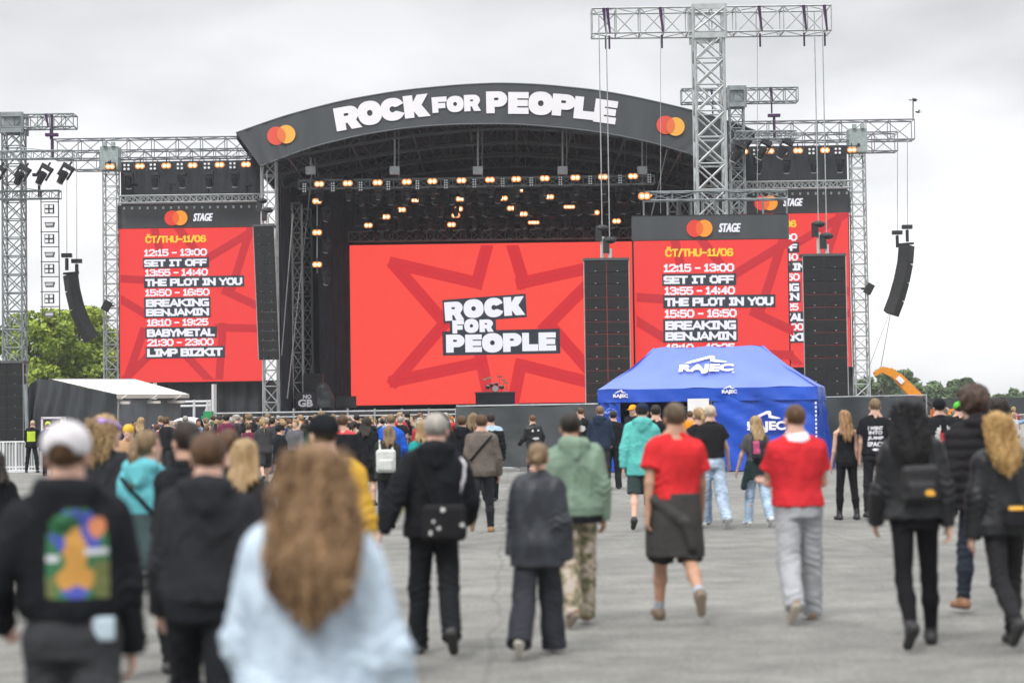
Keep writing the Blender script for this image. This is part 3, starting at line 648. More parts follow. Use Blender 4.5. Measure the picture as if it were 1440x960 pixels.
# ------------------------------------------------------------------ ground
def ground_material():
    m = bpy.data.materials.new('asphalt'); m.use_nodes = True; t = m.node_tree; b = t.nodes['Principled BSDF']; K = t.links
    def n(ty, **k):
        q = t.nodes.new(ty)
        for a, v in k.items():
            if a in ('Scale', 'Detail', 'Roughness', 'Distortion', 'Randomness'): q.inputs[a].default_value = v
            else: setattr(q, a, v)
        return q
    c = n('ShaderNodeTexCoord'); o = c.outputs['Object']
    a1 = n('ShaderNodeTexNoise', Scale=.16, Detail=6, Roughness=.6); a2 = n('ShaderNodeTexNoise', Scale=1.6, Detail=6, Roughness=.65); a3 = n('ShaderNodeTexNoise', Scale=24, Detail=5, Roughness=.75)
    for q in (a1, a2, a3): K.new(o, q.inputs[0])
    def ramp(src, p0, c0, p1, c1):
        r = n('ShaderNodeValToRGB'); e = r.color_ramp.elements; e[0].position, e[1].position = p0, p1; e[0].color = (*c0, 1); e[1].color = (*c1, 1); K.new(src, r.inputs[0]); return r.outputs[0]
    def mixc(f, x, y, mode='MIX'):
        q = n('ShaderNodeMix', data_type='RGBA', blend_type=mode)
        if isinstance(f, float): q.inputs[0].default_value = f
        else: K.new(f, q.inputs[0])
        K.new(x, q.inputs[6]) if not isinstance(x, tuple) else setattr(q.inputs[6], 'default_value', (*x, 1))
        K.new(y, q.inputs[7]) if not isinstance(y, tuple) else setattr(q.inputs[7], 'default_value', (*y, 1))
        return q.outputs[2]
    base = ramp(a1.outputs[0], .33, (.172, .171, .164), .68, (.275, .273, .262))
    base = mixc(1.0, base, ramp(a2.outputs[0], .3, (.66, .66, .65), .7, (1.20, 1.20, 1.18)), 'MULTIPLY')
    base = mixc(1.0, base, ramp(a3.outputs[0], .36, (.66, .66, .65), .64, (1.26, 1.26, 1.23)), 'MULTIPLY')
    # cracks (distorted cell edges) and long seams between paving lanes
    wn = n('ShaderNodeTexNoise', Scale=.8, Detail=5); K.new(o, wn.inputs[0])
    ad = n('ShaderNodeVectorMath', operation='MULTIPLY_ADD'); K.new(wn.outputs['Color'], ad.inputs[0]); ad.inputs[1].default_value = (1.3, 1.3, 0); K.new(o, ad.inputs[2])
    v = n('ShaderNodeTexVoronoi', feature='DISTANCE_TO_EDGE', Scale=.16); K.new(ad.outputs[0], v.inputs[0])
    crk = ramp(v.outputs['Distance'], .0, (.14, .14, .14), .004, (0, 0, 0))
    msk = ramp(a1.outputs[0], .42, (0, 0, 0), .56, (1, 1, 1)); crk = mixc(1.0, crk, msk, 'MULTIPLY')
    wn2 = n('ShaderNodeTexNoise', Scale=.5, Detail=4); K.new(o, wn2.inputs[0])
    ad2 = n('ShaderNodeVectorMath', operation='MULTIPLY_ADD'); K.new(wn2.outputs['Color'], ad2.inputs[0]); ad2.inputs[1].default_value = (.35, .35, 0); K.new(o, ad2.inputs[2])
    br = n('ShaderNodeTexBrick', offset=.0); br.inputs['Scale'].default_value = 1; br.inputs['Brick Width'].default_value = 4.6; br.inputs['Row Height'].default_value = 7.3; br.inputs['Mortar Size'].default_value = .035; br.inputs['Mortar Smooth'].default_value = .6
    K.new(ad2.outputs[0], br.inputs[0])
    base = mixc(crk, base, (.07, .068, .062)); fm = n('ShaderNodeMath', operation='MULTIPLY'); fm.inputs[1].default_value = .26; K.new(br.outputs['Fac'], fm.inputs[0])
    base = mixc(fm.outputs[0], base, (.08, .078, .072))
    # old dark patches of repair and stains
    st = n('ShaderNodeTexNoise', Scale=.35, Detail=3, Distortion=.6); K.new(o, st.inputs[0])
    base = mixc(ramp(st.outputs[0], .60, (0, 0, 0), .66, (.55, .55, .55)), base, (.15, .148, .14))
    K.new(base, b.inputs['Base Color']); b.inputs['Roughness'].default_value = .82; b.inputs['Specular IOR Level'].default_value = .3
    bp = n('ShaderNodeBump'); bp.inputs['Strength'].default_value = .35; bp.inputs['Distance'].default_value = .02; K.new(a3.outputs[0], bp.inputs['Height']); K.new(bp.outputs[0], b.inputs['Normal'])
    return m
grass_m = mat('grass', (.055, .085, .02), .9, 0, .35, 1.5, .4, 6)
def sheet(name, pts, m, kind='structure'):
    o = MB().add(pts, [tuple(range(len(pts)))]).build(name, m); return tag(o, kind=kind)
sheet('ground', [(-840, -200, -.004), (840, -200, -.004), (840, 1140, -.004), (-840, 1140, -.004)], mat('field', (.07, .09, .035), .95, 0, .3, .05))
sheet('asphalt_pavement', [(-60, -60, 0), (60, -60, 0), (60, 150, 0), (-60, 150, 0)], ground_material())
for px0, px1, ya, yb in ((-40, 28, 34, 50), (505, 545, 31, 40)):
    a, b = GX(px0, ya), GX(px1, ya); ed = []
    for i in range(14):
        t = 2 * math.pi * i / 14; ed.append(((a + b) / 2 + (b - a) / 2 * math.cos(t) * random.uniform(.8, 1.1), (ya + yb) / 2 + (yb - ya) / 2 * math.sin(t) * random.uniform(.8, 1.1), .004))
    sheet('grass', ed, mat('worn_grass', (.16, .17, .06), .9, 0, .4, 2, .4, 8), 'stuff')

# ------------------------------------------------------------------ materials
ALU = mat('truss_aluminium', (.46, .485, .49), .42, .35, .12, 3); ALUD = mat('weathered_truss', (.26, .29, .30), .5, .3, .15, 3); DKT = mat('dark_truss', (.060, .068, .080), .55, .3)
BLK = mat('black_cloth', (.026, .030, .042), .9, 0, .3, 1.2, .6, 2.2); BLKW = mat('black_scrim', (.050, .056, .064), .9, 0, .14, 3, .5, 2, (6, 1, .4)); DRAPE = mat('black_tarpaulin', (.035, .040, .045), .48, 0, .25, .7, 1.0, 1.1, (1, 1, .45))
BOX = mat('black_speaker_paint', (.013, .014, .016), .6, 0, .2, 4); GRL = mat('speaker_grille', (.008, .009, .010), .75, 0, .2, 6); STEEL = mat('galvanised_steel', (.40, .42, .43), .45, .4, .15, 5)
WHT = mat('white_tarpaulin', (.80, .80, .80), .5, 0, .04, 1); GREYP = mat('grey_panel', (.13, .15, .16), .8, 0, .15, 1.5); RUBB = mat('dark_cable', (.02, .02, .024), .7); FIX = mat('lamp_housing', (.020, .021, .025), .55)
LENSD = mat('lamp_glass', (.50, .52, .55), .15, .2); AMB = emis('amber_lamp', (1.0, .34, .09), 1.25); AMBC = emis('amber_lamp_core', (1.0, .80, .55), 1.9)
RED = emis('led_red', lin(253, 80, 70), 1.0); RED2 = emis('led_red_side', lin(246, 66, 64), 1.0); STAR = emis('led_star', lin(218, 48, 56), 1.0); STARL = emis('led_star_line', lin(196, 52, 62), 1.0)
LWHT = emis('led_white', lin(246, 246, 255), 1.0); LDRK = emis('led_dark', lin(58, 62, 72), 1.0); LYEL = emis('led_yellow', lin(255, 214, 60), 1.0)
ELR, ELO, ELY = emis('led_emblem_red', lin(235, 74, 62), 1.0), emis('led_emblem_mix', lin(240, 110, 56), 1.0), emis('led_emblem_orange', lin(250, 160, 60), 1.0)
PRR, PRO, PRY = mat('print_red', (.72, .085, .055), .7), mat('print_mix', (.74, .17, .05), .7), mat('print_orange', (.85, .42, .07), .7); PRW = mat('print_white', (.82, .80, .84), .7)

# ------------------------------------------------------------------ stage: roof, deck, curtains
YF, YB = 99.0, 114.0
TOP = [(332, 187), (400, 163), (480, 142), (560, 128), (640, 120), (700, 117), (760, 119), (840, 127), (900, 138), (980, 157), (1030, 173), (1062, 184)]
BOT = [(366, 234), (410, 217), (445, 205), (507, 190), (570, 180), (632, 175), (720, 174), (794, 180), (856, 188), (919, 201), (975, 218), (1032, 238)]
def Yb(x): return YF - 1.6 * (1 - min(1, ((x + .3) / 13.5) ** 2))       # the fascia bows out towards the audience
def onb(px, py, off=0.):
    Y = YF
    for _ in range(3): Y = Yb(P(px, py, Y).x) - off
    return P(px, py, Y)
def interp_line(pts, n):
    xs = np.linspace(0, 1, n); t = np.linspace(0, 1, len(pts)); return [(float(np.interp(x, t, [p[0] for p in pts])), float(np.interp(x, t, [p[1] for p in pts]))) for x in xs]
stage = empty('festival_stage', (0, YF + 6, 0), 'huge open air stage with an arched black roof and dark interior', 'stage')
nseg = 90; tp, bt = interp_line(TOP, nseg), interp_line(BOT, nseg)
def smooth_pts(p, k=4):
    q = np.array(p)
    for _ in range(k): q[1:-1] = (q[:-2] + 2 * q[1:-1] + q[2:]) / 4
    return [tuple(v) for v in q]
tp, bt = smooth_pts(tp, 8), smooth_pts(bt, 8)
mb = MB(); rows_ = 7; V = []
for i in range(nseg):
    e = abs(i - nseg / 2) / (nseg / 2); ruf = .25 * max(0, e - .62)      # wrinkled cloth towards both ends
    for j in range(rows_ + 1):
        t = j / rows_; px = tp[i][0] + (bt[i][0] - tp[i][0]) * t; py = tp[i][1] + (bt[i][1] - tp[i][1]) * t
        V.append(onb(px, py, ruf * math.sin(i * 2.1 + t * 3.3) * (.5 + t)))
Fc = [(i * (rows_ + 1) + j, i * (rows_ + 1) + j + 1, (i + 1) * (rows_ + 1) + j + 1, (i + 1) * (rows_ + 1) + j) for i in range(nseg - 1) for j in range(rows_)]
banner_m = mat('banner_cloth', (.060, .066, .073), .72, 0, .10, .6, .5, .9, (2.2, 1, .35))
ban = empty('arched_banner', (0, YF - 1, 10), 'long arched black banner with big white lettering across the stage roof', 'banner')
MB().add(V, Fc).build('cloth', banner_m, ban, True)
for ed_ in (tp, bt):
    mb = MB()
    for a, b in zip(ed_, ed_[1:]): mb.bar(onb(*a), onb(*b), .045)
    mb.build('edge_tube', mat('banner_edge', (.10, .11, .12), .6), ban)
mb = MB()
letters_px(mb, [('R', 470, 507, 149, 183, 10), ('O', 503, 537, 142, 176, 9), ('C', 535, 569, 138, 170, 7), ('K', 567, 603, 133, 166, 6.5), ('F', 607, 629, 136, 159, 4), ('O', 628, 652, 135, 158, 3), ('R', 652, 676, 133, 157, 2),
    ('P', 683, 714, 128, 160, 1), ('E', 714, 744, 129, 161, -.5), ('O', 743, 778, 129, 162, -2), ('P', 776, 810, 132, 164, -4), ('L', 807, 837, 136, 168.5, -6), ('E', 835, 868, 140, 174, -8)], lambda x, y: onb(x, y, .06), 0, .96)
mb.build('lettering', PRW, ban)
def emblem_fn(place, cx, cy, r, gap, mb, m0=0):            # two overlapping discs, the overlap in a middle tone
    n = 40
    L1 = [(cx - gap / 2 + r * math.cos(2 * math.pi * i / n), cy + r * math.sin(2 * math.pi * i / n)) for i in range(n)]
    L2 = [(cx + gap / 2 + r * math.cos(2 * math.pi * i / n), cy + r * math.sin(2 * math.pi * i / n)) for i in range(n)]
    a = math.acos(gap / 2 / r); n2 = 14
    Ls = [(cx - gap / 2 + r * math.cos(-a + 2 * a * i / n2), cy + r * math.sin(-a + 2 * a * i / n2)) for i in range(n2 + 1)] + [(cx + gap / 2 + r * math.cos(math.pi - a + 2 * a * i / n2), cy + r * math.sin(math.pi - a + 2 * a * i / n2)) for i in range(1, n2)]
    for lp, off, mi in ((L1, .0, 0), (L2, .008, 1), (Ls, .016, 2)):
        mb.add([place(x, y, off) for x, y in lp], [tuple(range(len(lp)))[::-1]], m0 + mi)
for cx, cy, tl_ in ((395.5, 190, 9), (943, 177, -9)):
    mb = MB(); q = math.radians(tl_)
    emblem_fn(lambda x, y, o: onb(cx + (x - cx) * math.cos(q) + (y - cy) * math.sin(q), cy - (x - cx) * math.sin(q) + (y - cy) * math.cos(q), .06 + o * 3), cx, cy, 13, 14, mb)
    mb.build('emblem', [PRR, PRY, PRO], ban)
# roof shell and closing walls
V = []; tw = [onb(*p) for p in tp]
for p in tw:
    V += [(p.x, p.y + .15, p.z - .02), (p.x, YB, p.z - .8), (p.x, p.y + .15, p.z - .3), (p.x, YB, p.z - 1.1)]
Fc = []
for i in range(nseg - 1):
    a, b = i * 4, i * 4 + 4; Fc += [(a, b, b + 1, a + 1), (a + 2, a + 3, b + 3, b + 2), (a, a + 2, b + 2, b), (a + 1, b + 1, b + 3, a + 3)]
Fc += [(0, 1, 3, 2), tuple((nseg - 1) * 4 + k for k in (0, 2, 3, 1))]
MB().add(V, Fc).build('roof', BLK, stage)
zd = P(600, 577, YF).z                                     # stage deck
xl, xr = tw[0].x + 1.2, tw[-1].x - 1.2
mb = MB(); mb.box(((xl + xr) / 2, (YF + YB) / 2, zd - .12), (xr - xl, YB - YF, .24)); mb.box(((xl + xr) / 2, YF + .3, (zd - .25) / 2), (xr - xl - .2, .05, zd - .25)); mb.build('deck', mat('stage_deck', (.03, .03, .035), .7), stage)
MB().slab([(tw[0].x + .3, YB - .15, zd)] + [(p.x, YB - .15, p.z - .9) for p in tw[1:-1]] + [(tw[-1].x - .3, YB - .15, zd)], (0, .1, 0)).build('backdrop_curtain', BLK, stage)
def curtain(x0, y0, x1, y1, z0, z1, amp=.16, per=.55, m=BLK, name='side_curtain', parent=None, n=None):
    n = n or max(8, int(math.hypot(x1 - x0, y1 - y0) / per * 4)); d = Vector((x1 - x0, y1 - y0, 0)); nrm = Vector((-d.y, d.x, 0)).normalized(); V = []; nz = 6
    for i in range(n + 1):
        for k in range(nz + 1):
            t = i / n; kk = k / nz; p = Vector((x0, y0, 0)) + d * t + nrm * amp * math.sin(i * math.pi / 2 + math.sin(kk * 3 + i * .3) * .9) * (1.1 - .5 * kk); V.append((p.x, p.y, z0 + (z1 - z0) * kk))
    Fc = [(i * (nz + 1) + k, (i + 1) * (nz + 1) + k, (i + 1) * (nz + 1) + k + 1, i * (nz + 1) + k + 1) for i in range(n) for k in range(nz)]
    return mesh_obj(name, V, Fc, m, parent, None, True)
for px0, Ya, px1, Yc in ((398, 101.5, 440, 111), (452, 106, 494, 112.6), (1040, 101.5, 985, 111)):
    curtain(P(px0, 500, Ya).x, Ya, P(px1, 500, Yc).x, Yc, zd, 13.6, parent=stage)
curtain(P(392, 500, 108).x, 108, P(500, 500, 112.9).x, 112.9, zd, 14, parent=stage)
# bow trusses and rafters under the roof
mb = MB()
for Yt, dz_ in ((100.2, .55), (104, .75), (108, .9), (112, 1.0)):
    pts = [Vector((p.x, Yt, p.z - (tw[i].z - onb(*bt[i]).z) * .55 - dz_ + .2)) for i, p in enumerate(tw)][4:-4:6]
    for a, b in zip(pts, pts[1:]): mb.truss(a, b, .6, .8, 1.0, .045, .028, up=(0, 0, 1))
for i in range(8, nseg - 8, 9):
    p = tw[i]; mb.bar((p.x, 99.5, p.z - 1.9), (p.x, 113, p.z - 2.2), .06); mb.bar((p.x, 99.5, p.z - 1.2), (p.x + .8, 113, p.z - 1.6), .04)
mb.build('roof_trusses', mat('roof_truss', (.13, .145, .16), .5, .3), stage); bpy.data.objects['roof_trusses'].name = 'roof_framework'
# roof towers
mb = MB()
for px in (380,): x = P(px, 400, 100.3).x; mb.truss((x, 100.3, .1), (x, 100.3, P(px, 225, 100.3).z), .72, .72, .8, .055, .034)
mb.build('roof_tower', ALU, stage)
x = P(1000, 400, 100.6).x; MB().truss((x, 100.6, .1), (x, 100.6, 13.2), .72, .72, .8, .055, .034).build('roof_tower', ALU, stage)
for px, Yt, zt in ((418, 104, 13), (432, 107, 13), (948, 103.5, 13), (965, 106, 13)):
    x = P(px, 400, Yt).x; MB().truss((x, Yt, zd), (x, Yt, zt), .5, .5, .8, .045, .03).build('inner_tower', ALU, stage)
for a, b in (((404, 560, 101), (440, 230, 103)), ((412, 300, 100.5), (396, 500, 100.5)), ((938, 210, 100), (898, 380, 102))): MB().bar(P(*a), P(*b), .03).build('stay_cable', STEEL, stage)
mb = MB(); mb.path([P(404, 290, 101), P(412, 302, 101), P(420, 300, 101), P(426, 275, 101)], .02); mb.build('power_cable', RUBB, stage); mb = MB(); mb.path([P(472, 268, 102), P(480, 288, 102), P(500, 300, 102)], .02)
mb.build('power_cable', RUBB, stage)
# front edge of the stage: rails and a row of floor lights
mb = MB()
for px in range(375, 660, 38): mb.bar(P(px, 574, 98.2), P(px, 600, 98.2), .05, 0, 6)
for yy in (575.5, 582): mb.bar(P(300, yy + 5.6, 98.2), P(650, yy, 98.2), .045, 0, 6)
mb.build('front_rail', STEEL, stage)

# ------------------------------------------------------------------ rigging copied along the trusses
ext = bpy.data.objects
def make_blinder():
    r = empty('blinder_light', (0, 0, 0)); m = MB()
    m.box((0, .06, 0), (.46, .16, .30)); m.box((-.25, .06, .05), (.03, .05, .34)); m.box((.25, .06, .05), (.03, .05, .34)); m.bar((-.25, .06, .22), (.25, .06, .22), .02); m.bar((0, .06, .22), (0, .06, .36), .03); m.build('housing', FIX, r, local=True)
    for s_ in (-1, 1):
        m = MB(); m.disc((s_ * .105, -.03, 0), (0, 1, 0), .15, .03, 0, 16, .145); m.disc((s_ * .10, -.05, 0), (0, 1, 0), .085, .02, 1, 12); m.build('lamp', [AMB, AMBC], r, local=True)
    return r
def make_matrix():
    r = empty('pixel_panel_light', (0, 0, 0)); MB().box((0, .05, 0), (.24, .10, .52)).build('housing', FIX, r, local=True); m = MB()
    for i in (-1, 1):
        for k in range(4): m.disc((i * .055, -.01, -.18 + k * .12), (0, 1, 0), .042, .02, 0, 8)
    m.build('lens_array', mat('lens_grey', (.62, .64, .66), .3), r, local=True); return r
def make_head(lens=True):
    r = empty('moving_head_light', (0, 0, 0)); m = MB(); m.box((0, 0, .12), (.40, .34, .16)); m.bar((0, 0, .2), (0, 0, .34), .035, 0, 6); m.build('base', FIX, r, local=True)
    m = MB(); m.box((0, 0, .05), (.43, .12, .05)); m.box((-.19, 0, -.12), (.05, .16, .38)); m.box((.19, 0, -.12), (.05, .16, .38)); m.build('yoke', FIX, r, local=True)
    m = MB(); m.disc((0, -.02, -.30), (0, .35, -1), .155, .42, 0, 10, .12); m.disc((0, .06, -.52), (0, .35, -1), .135, .03, 1, 12); m.build('lamp_head', [FIX, LENSD], r, local=True); return r
def make_quad():
    r = empty('four_cell_light', (0, 0, 0)); MB().box((0, .06, 0), (.42, .14, .42)).build('housing', FIX, r, local=True)
    for i in (-1, 1):
        for k in (-1, 1): m = MB(); m.disc((i * .10, -.02, k * .10), (0, 1, 0), .062, .03, 0, 10); m.build('lamp', mat('lens_white', (.78, .80, .82), .25), r, local=True)
    return r
PROTO = {}
def put(kind, maker, px, py, Y, label, group, cat='stage light', rz=0., sc=1., rx=0.):
    if kind not in PROTO: o = PROTO[kind] = maker()
    else: o = copy_tree(PROTO[kind])
    o.location = P(px, py, Y); o.rotation_euler = (rx, 0, rz); o.scale = (sc,) * 3
    return tag(o, label, cat, group)
# front truss
front = empty('lighting_truss', (0, 100, 0), 'long grey lighting truss hung across the stage front with lamps under it', 'truss')
a, b = P(420, 260, 100.4), P(920, 248, 100.4); b.z = a.z
MB().truss(a, b, .5, .42, .6, .035, .022).build('truss_body', ALUD, front)
for px, y0 in ((437, 222), (555, 186), (672, 178), (791, 182), (903, 200)):
    m = MB(); m.bar(P(px, y0, 100.4), P(px, 236, 100.4), .05, 0, 6); m.bar(P(px + 6, y0, 100.4), P(px + 6, 250, 100.4), .02); m.box(P(px, 240, 100.4), (.5, .3, .4)); m.build('chain_hoist', STEEL, front)
for i, px in enumerate((449, 489, 531, 572, 608, 649, 689, 726, 766, 809, 848, 890)):
    put('bl', make_blinder, px, 259 - (px - 449) * .025, 99.9, 'glowing amber blinder hanging in the row under the front truss', 'amber blinders on the front truss')
    put('hd', make_head, px + 1, 271 - (px - 449) * .025, 100.4, 'dark lamp head hanging below an amber blinder of the front truss', 'lamp heads under the front truss', sc=.8, rz=.3 * (i % 3 - 1))
for px in (428, 468, 507, 546, 587, 627, 667, 707, 747, 788, 830, 872, 913):
    put('mx', make_matrix, px, 263.5 - (px - 449) * .027, 99.9, 'grey dotted pixel panel between two amber blinders of the front truss', 'pixel panels on the front truss')
for k, py in enumerate((283, 327, 372)):
    put('bl', make_blinder, 446, py, 101.5, ('topmost', 'middle', 'lowest')[k] + ' amber blinder on the vertical pipe left of the main screen', 'amber blinders on the vertical pipe')
    put('hd', make_head, 459, py + 14, 102, ('topmost', 'middle', 'lowest')[k] + ' dark lamp head beside the vertical pipe of blinders', 'lamp heads beside the vertical pipe', rz=1)
pipe = MB().bar(P(446, 262, 101.7), P(446, 384, 101.7), .04, 0, 6).build('light_pipe', ALUD); tag(pipe, 'vertical pipe carrying three amber blinders at stage left', 'pipe')
AM = [(518, 317), (543, 305), (565, 295), (583, 282), (589, 282), (616, 270), (659, 268), (647, 280), (645, 294), (641, 303), (635, 316), (697, 267), (708, 279), (719, 293), (736, 301), (747, 313), (754, 313), (736, 267), (773, 277), (797, 291), (804, 291), (837, 299), (867, 311), (905, 274), (911, 274)]
for px, py in AM:
    put('bl', make_blinder, px, py, 105 + (py - 265) * .05, 'amber glowing lamp among the dark fixtures above the main screen', 'amber lamps above the main screen', sc=.72 if px in (583, 589, 747, 754, 797, 804, 616, 659) else .95)
for k, (Yt, py) in enumerate(((104.5, 262), (106.5, 280), (108.5, 298), (110, 312))):
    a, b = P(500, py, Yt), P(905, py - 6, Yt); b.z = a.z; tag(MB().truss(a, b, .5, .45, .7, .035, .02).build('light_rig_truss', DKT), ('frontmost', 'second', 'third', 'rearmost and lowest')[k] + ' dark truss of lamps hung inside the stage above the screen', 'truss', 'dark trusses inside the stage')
    for i in range(19):
        put('hd', make_head, 506 + i * 21.5 + k * 6, py + 12 - i * .3, Yt, 'unlit dark moving head hanging inside the stage above the screen', 'unlit moving heads inside the stage', rz=random.uniform(-1, 1), sc=1.05, rx=random.uniform(-.3, .3))
a, b = P(490, 333, 111.4), P(915, 324, 111.4); b.z = a.z; tag(MB().truss(a, b, .5, .55, .62, .04, .026).build('screen_truss', ALUD), 'dark lattice truss along the top edge of the main screen', 'truss')

# ------------------------------------------------------------------ screens
SCHED = [('ČT/THU—11/06', 205, 290, 330, 342, None, 2), ('12:15 – 13:00', 203, 291, 351, 361, None, 0), ('SET IT OFF', 203, 291, 365.5, 375.5, (201, 294, 363, 378), 0), ('13:55 – 14:40', 204, 292, 379, 389, None, 0),
  ('THE PLOT IN YOU', 204, 340, 392.5, 403, (202, 343, 389.5, 405.5), 0), ('15:50 – 16:50', 204, 294, 407, 417, None, 0), ('BREAKING', 205, 293, 421, 432, (202, 295.5, 418.5, 434), 0), ('BENJAMIN', 205, 293, 434.5, 445, (202, 295.5, 434, 447.5), 0),
  ('18:10 – 19:25', 206, 292, 449, 459, None, 0), ('BABYMETAL', 206, 301, 463, 474, (203.5, 304, 460.5, 476.5), 0), ('21:30 – 23:00', 206, 299, 477, 487, None, 0), ('LIMP BIZKIT', 206, 312, 490.5, 502, (203.5, 315, 488, 504.5), 0)]
SSTAR = [((800, 60), (560, 200)), ((775, 60), (665, 395)), ((640, 390), (820, 475)), ((70, 312), (205, 322)), ((75, 425), (205, 505)), ((192, 600), (100, 860)), ((210, 740), (95, 850)), ((600, 585), (820, 592)), ((622, 580), (600, 865)), ((430, 740), (545, 865)), ((258, 48), (285, 160)), ((390, 48), (480, 165))]
def strokes(mb, segs, place, wd, m0, m1, clip):
    x0, x1, y0, y1 = clip
    for k, (a, b) in enumerate(segs):
        a, b = np.array(a, float), np.array(b, float); d = (b - a) / np.linalg.norm(b - a); n = np.array([-d[1], d[0]])
        for hw, off, mi in ((wd / 2, .02 + k * .0015, m0), (wd * .035, .055 + k * .001, m1)):
            q = [a + n * hw - d * hw, b + n * hw + d * hw, b - n * hw + d * hw, a - n * hw - d * hw] if mi == m0 else [a + n * hw, b + n * hw, b - n * hw, a - n * hw]
            poly = [tuple(v) for v in q]
            for ax, lim, sg in ((0, x0, 1), (0, x1, -1), (1, y0, 1), (1, y1, -1)):      # clip to the screen
                o = []
                for i in range(len(poly)):
                    p, r_ = poly[i], poly[(i + 1) % len(poly)]; fp, fr = (p[ax] - lim) * sg, (r_[ax] - lim) * sg
                    if fp >= 0: o.append(p)
                    if fp * fr < 0: t = fp / (fp - fr); o.append((p[0] + (r_[0] - p[0]) * t, p[1] + (r_[1] - p[1]) * t))
                poly = o
                if not poly: break
            if len(poly) > 2: mb.add([place(x, y, off) for x, y in poly], [tuple(range(len(poly)))], mi)
def text_px(mb, body, x0, x1, y0, y1, place, off, mi, bold=.035, shear=0.):
    T, Fc = text2d(body, .010, shear); e = (y1 - y0) * bold * 2.4; k = 0
    for dx in (-1, 0, 1):                                   # heavy letters: each stroke widened sideways, layer on layer
        for dy in (-.35, .35):
            k += 1; mb.add([place(x0 + e + u * (x1 - x0 - 2 * e) + dx * e, y1 - e * .35 - v * (y1 - y0 - .7 * e) + dy * e, off + k * .0012) for u, v in T], Fc, mi)
def schedule_screen(name, label, Y, tf, header, red, group, edge=True):
    """tf maps the left screen's photo pixels to this screen's; header / red: photo boxes x0, x1, y0, y1"""
    r = empty(name, (P(red[0], red[2], Y).x, Y, 0), label, 'screen', group)
    sl = math.tan(ROLL)
    def place(px, py, off): p = P(px, py, Y); return Vector((p.x, Y - off, p.z))
    def pl2(x, y, off): return place(*tf(x, y), off)
    def rect(mb, x0, x1, y0, y1, off, mi=0):               # upright rectangle measured at its left edge and bottom
        a, b = place(x0, y1, off), place(x1, y0, off); zt = place(x0, y0, off).z
        mb.quad((a.x, a.y, a.z), (b.x, a.y, a.z), (b.x, a.y, zt), (a.x, a.y, zt), mi)
    a, b = place(red[0], red[3], 0), place(red[1], red[3], 0); zt = place(red[0], red[2], 0).z; zh = place(header[0], header[2], 0).z
    mb = MB(); mb.box(((a.x + b.x) / 2, Y + .2, (a.z + zh) / 2), (b.x - a.x + .1, .36, zh - a.z + .1)); mb.build('cabinet', BOX, r)
    mb = MB(); mb.quad((a.x, Y, a.z), (b.x, Y, a.z), (b.x, Y, zt), (a.x, Y, zt)); mb.build('led_panel', RED2, r)
    hb = MB(); hb.box(((a.x + b.x) / 2, Y + .02, (zt + zh) / 2 + .01), (b.x - a.x + .14, .1, zh - zt - .02)); hb.build('header_banner', banner_m, r)
    mb = MB(); strokes(mb, [((q[0] / 3.84 + 150, q[1] / 3.84 + 310), (s_[0] / 3.84 + 150, s_[1] / 3.84 + 310)) for q, s_ in SSTAR], lambda x, y, o: pl2(x, y, o), 11, 0, 0, (169, 366, 322, 535)); mb.build('star_graphic', STAR if False else emis('led_star_side', lin(204, 46, 56), 1.0), r)
    mb = MB()
    for body, x0, x1, y0, y1, bx, mi in SCHED:
        if bx: mb.add([pl2(x, y, .09) for x, y in ((bx[0], bx[3]), (bx[1], bx[3]), (bx[1], bx[2]), (bx[0], bx[2]))], [(0, 1, 2, 3)], 1)
        wide_text(mb, body, x0, x1, y0 if mi != 2 else y0 + 2.4, y1, pl2, .11, mi, .26 if bx else .205)
    mb.build('schedule_lettering', [LWHT, LDRK, LYEL], r)
    mb = MB(); emblem_fn(lambda x, y, o: place(*tf(x, y), .08 + o * 3), 248, 307.5, 10.5, 11.5, mb); mb.build('emblem', [ELR, ELY, ELO], r)
    mb = MB(); text_px(mb, 'STAGE', 272, 300, 301.5, 312.5, pl2, .08, 0, .018, .28); mb.build('header_lettering', LWHT, r)
    return r
ident = lambda x, y: (x, y - (x - 203) * .014 * 0)
left_scr = schedule_screen('schedule_screen', 'red schedule screen beside the left stage tower, seen whole', 102.0, lambda x, y: (x + (y - 320) * .01, y - (x - 203) * .016), (168, 369, 290, 322), (169, 369, 322, 538), 'red schedule screens')
schedule_screen('schedule_screen', 'red schedule screen mostly hidden behind the delay screen and right speaker array', 102.0, lambda x, y: (x + 829 + (y - 320) * .01, y - 21 - (x - 203) * .016), (998, 1197, 271, 302), (998, 1197, 302, 518), 'red schedule screens')
kx = 217 / 190.
delay = schedule_screen('schedule_screen', 'nearest red schedule screen, rising behind the blue tent under the tall tower', 80.0, lambda x, y: (895 + (x - 169) * kx * .98 + (y - 320) * .004, 338 + (y - 321.5) * kx - (x - 203) * .012), (895, 1112, 305, 339), (895, 1112, 339, 588), 'red schedule screens')
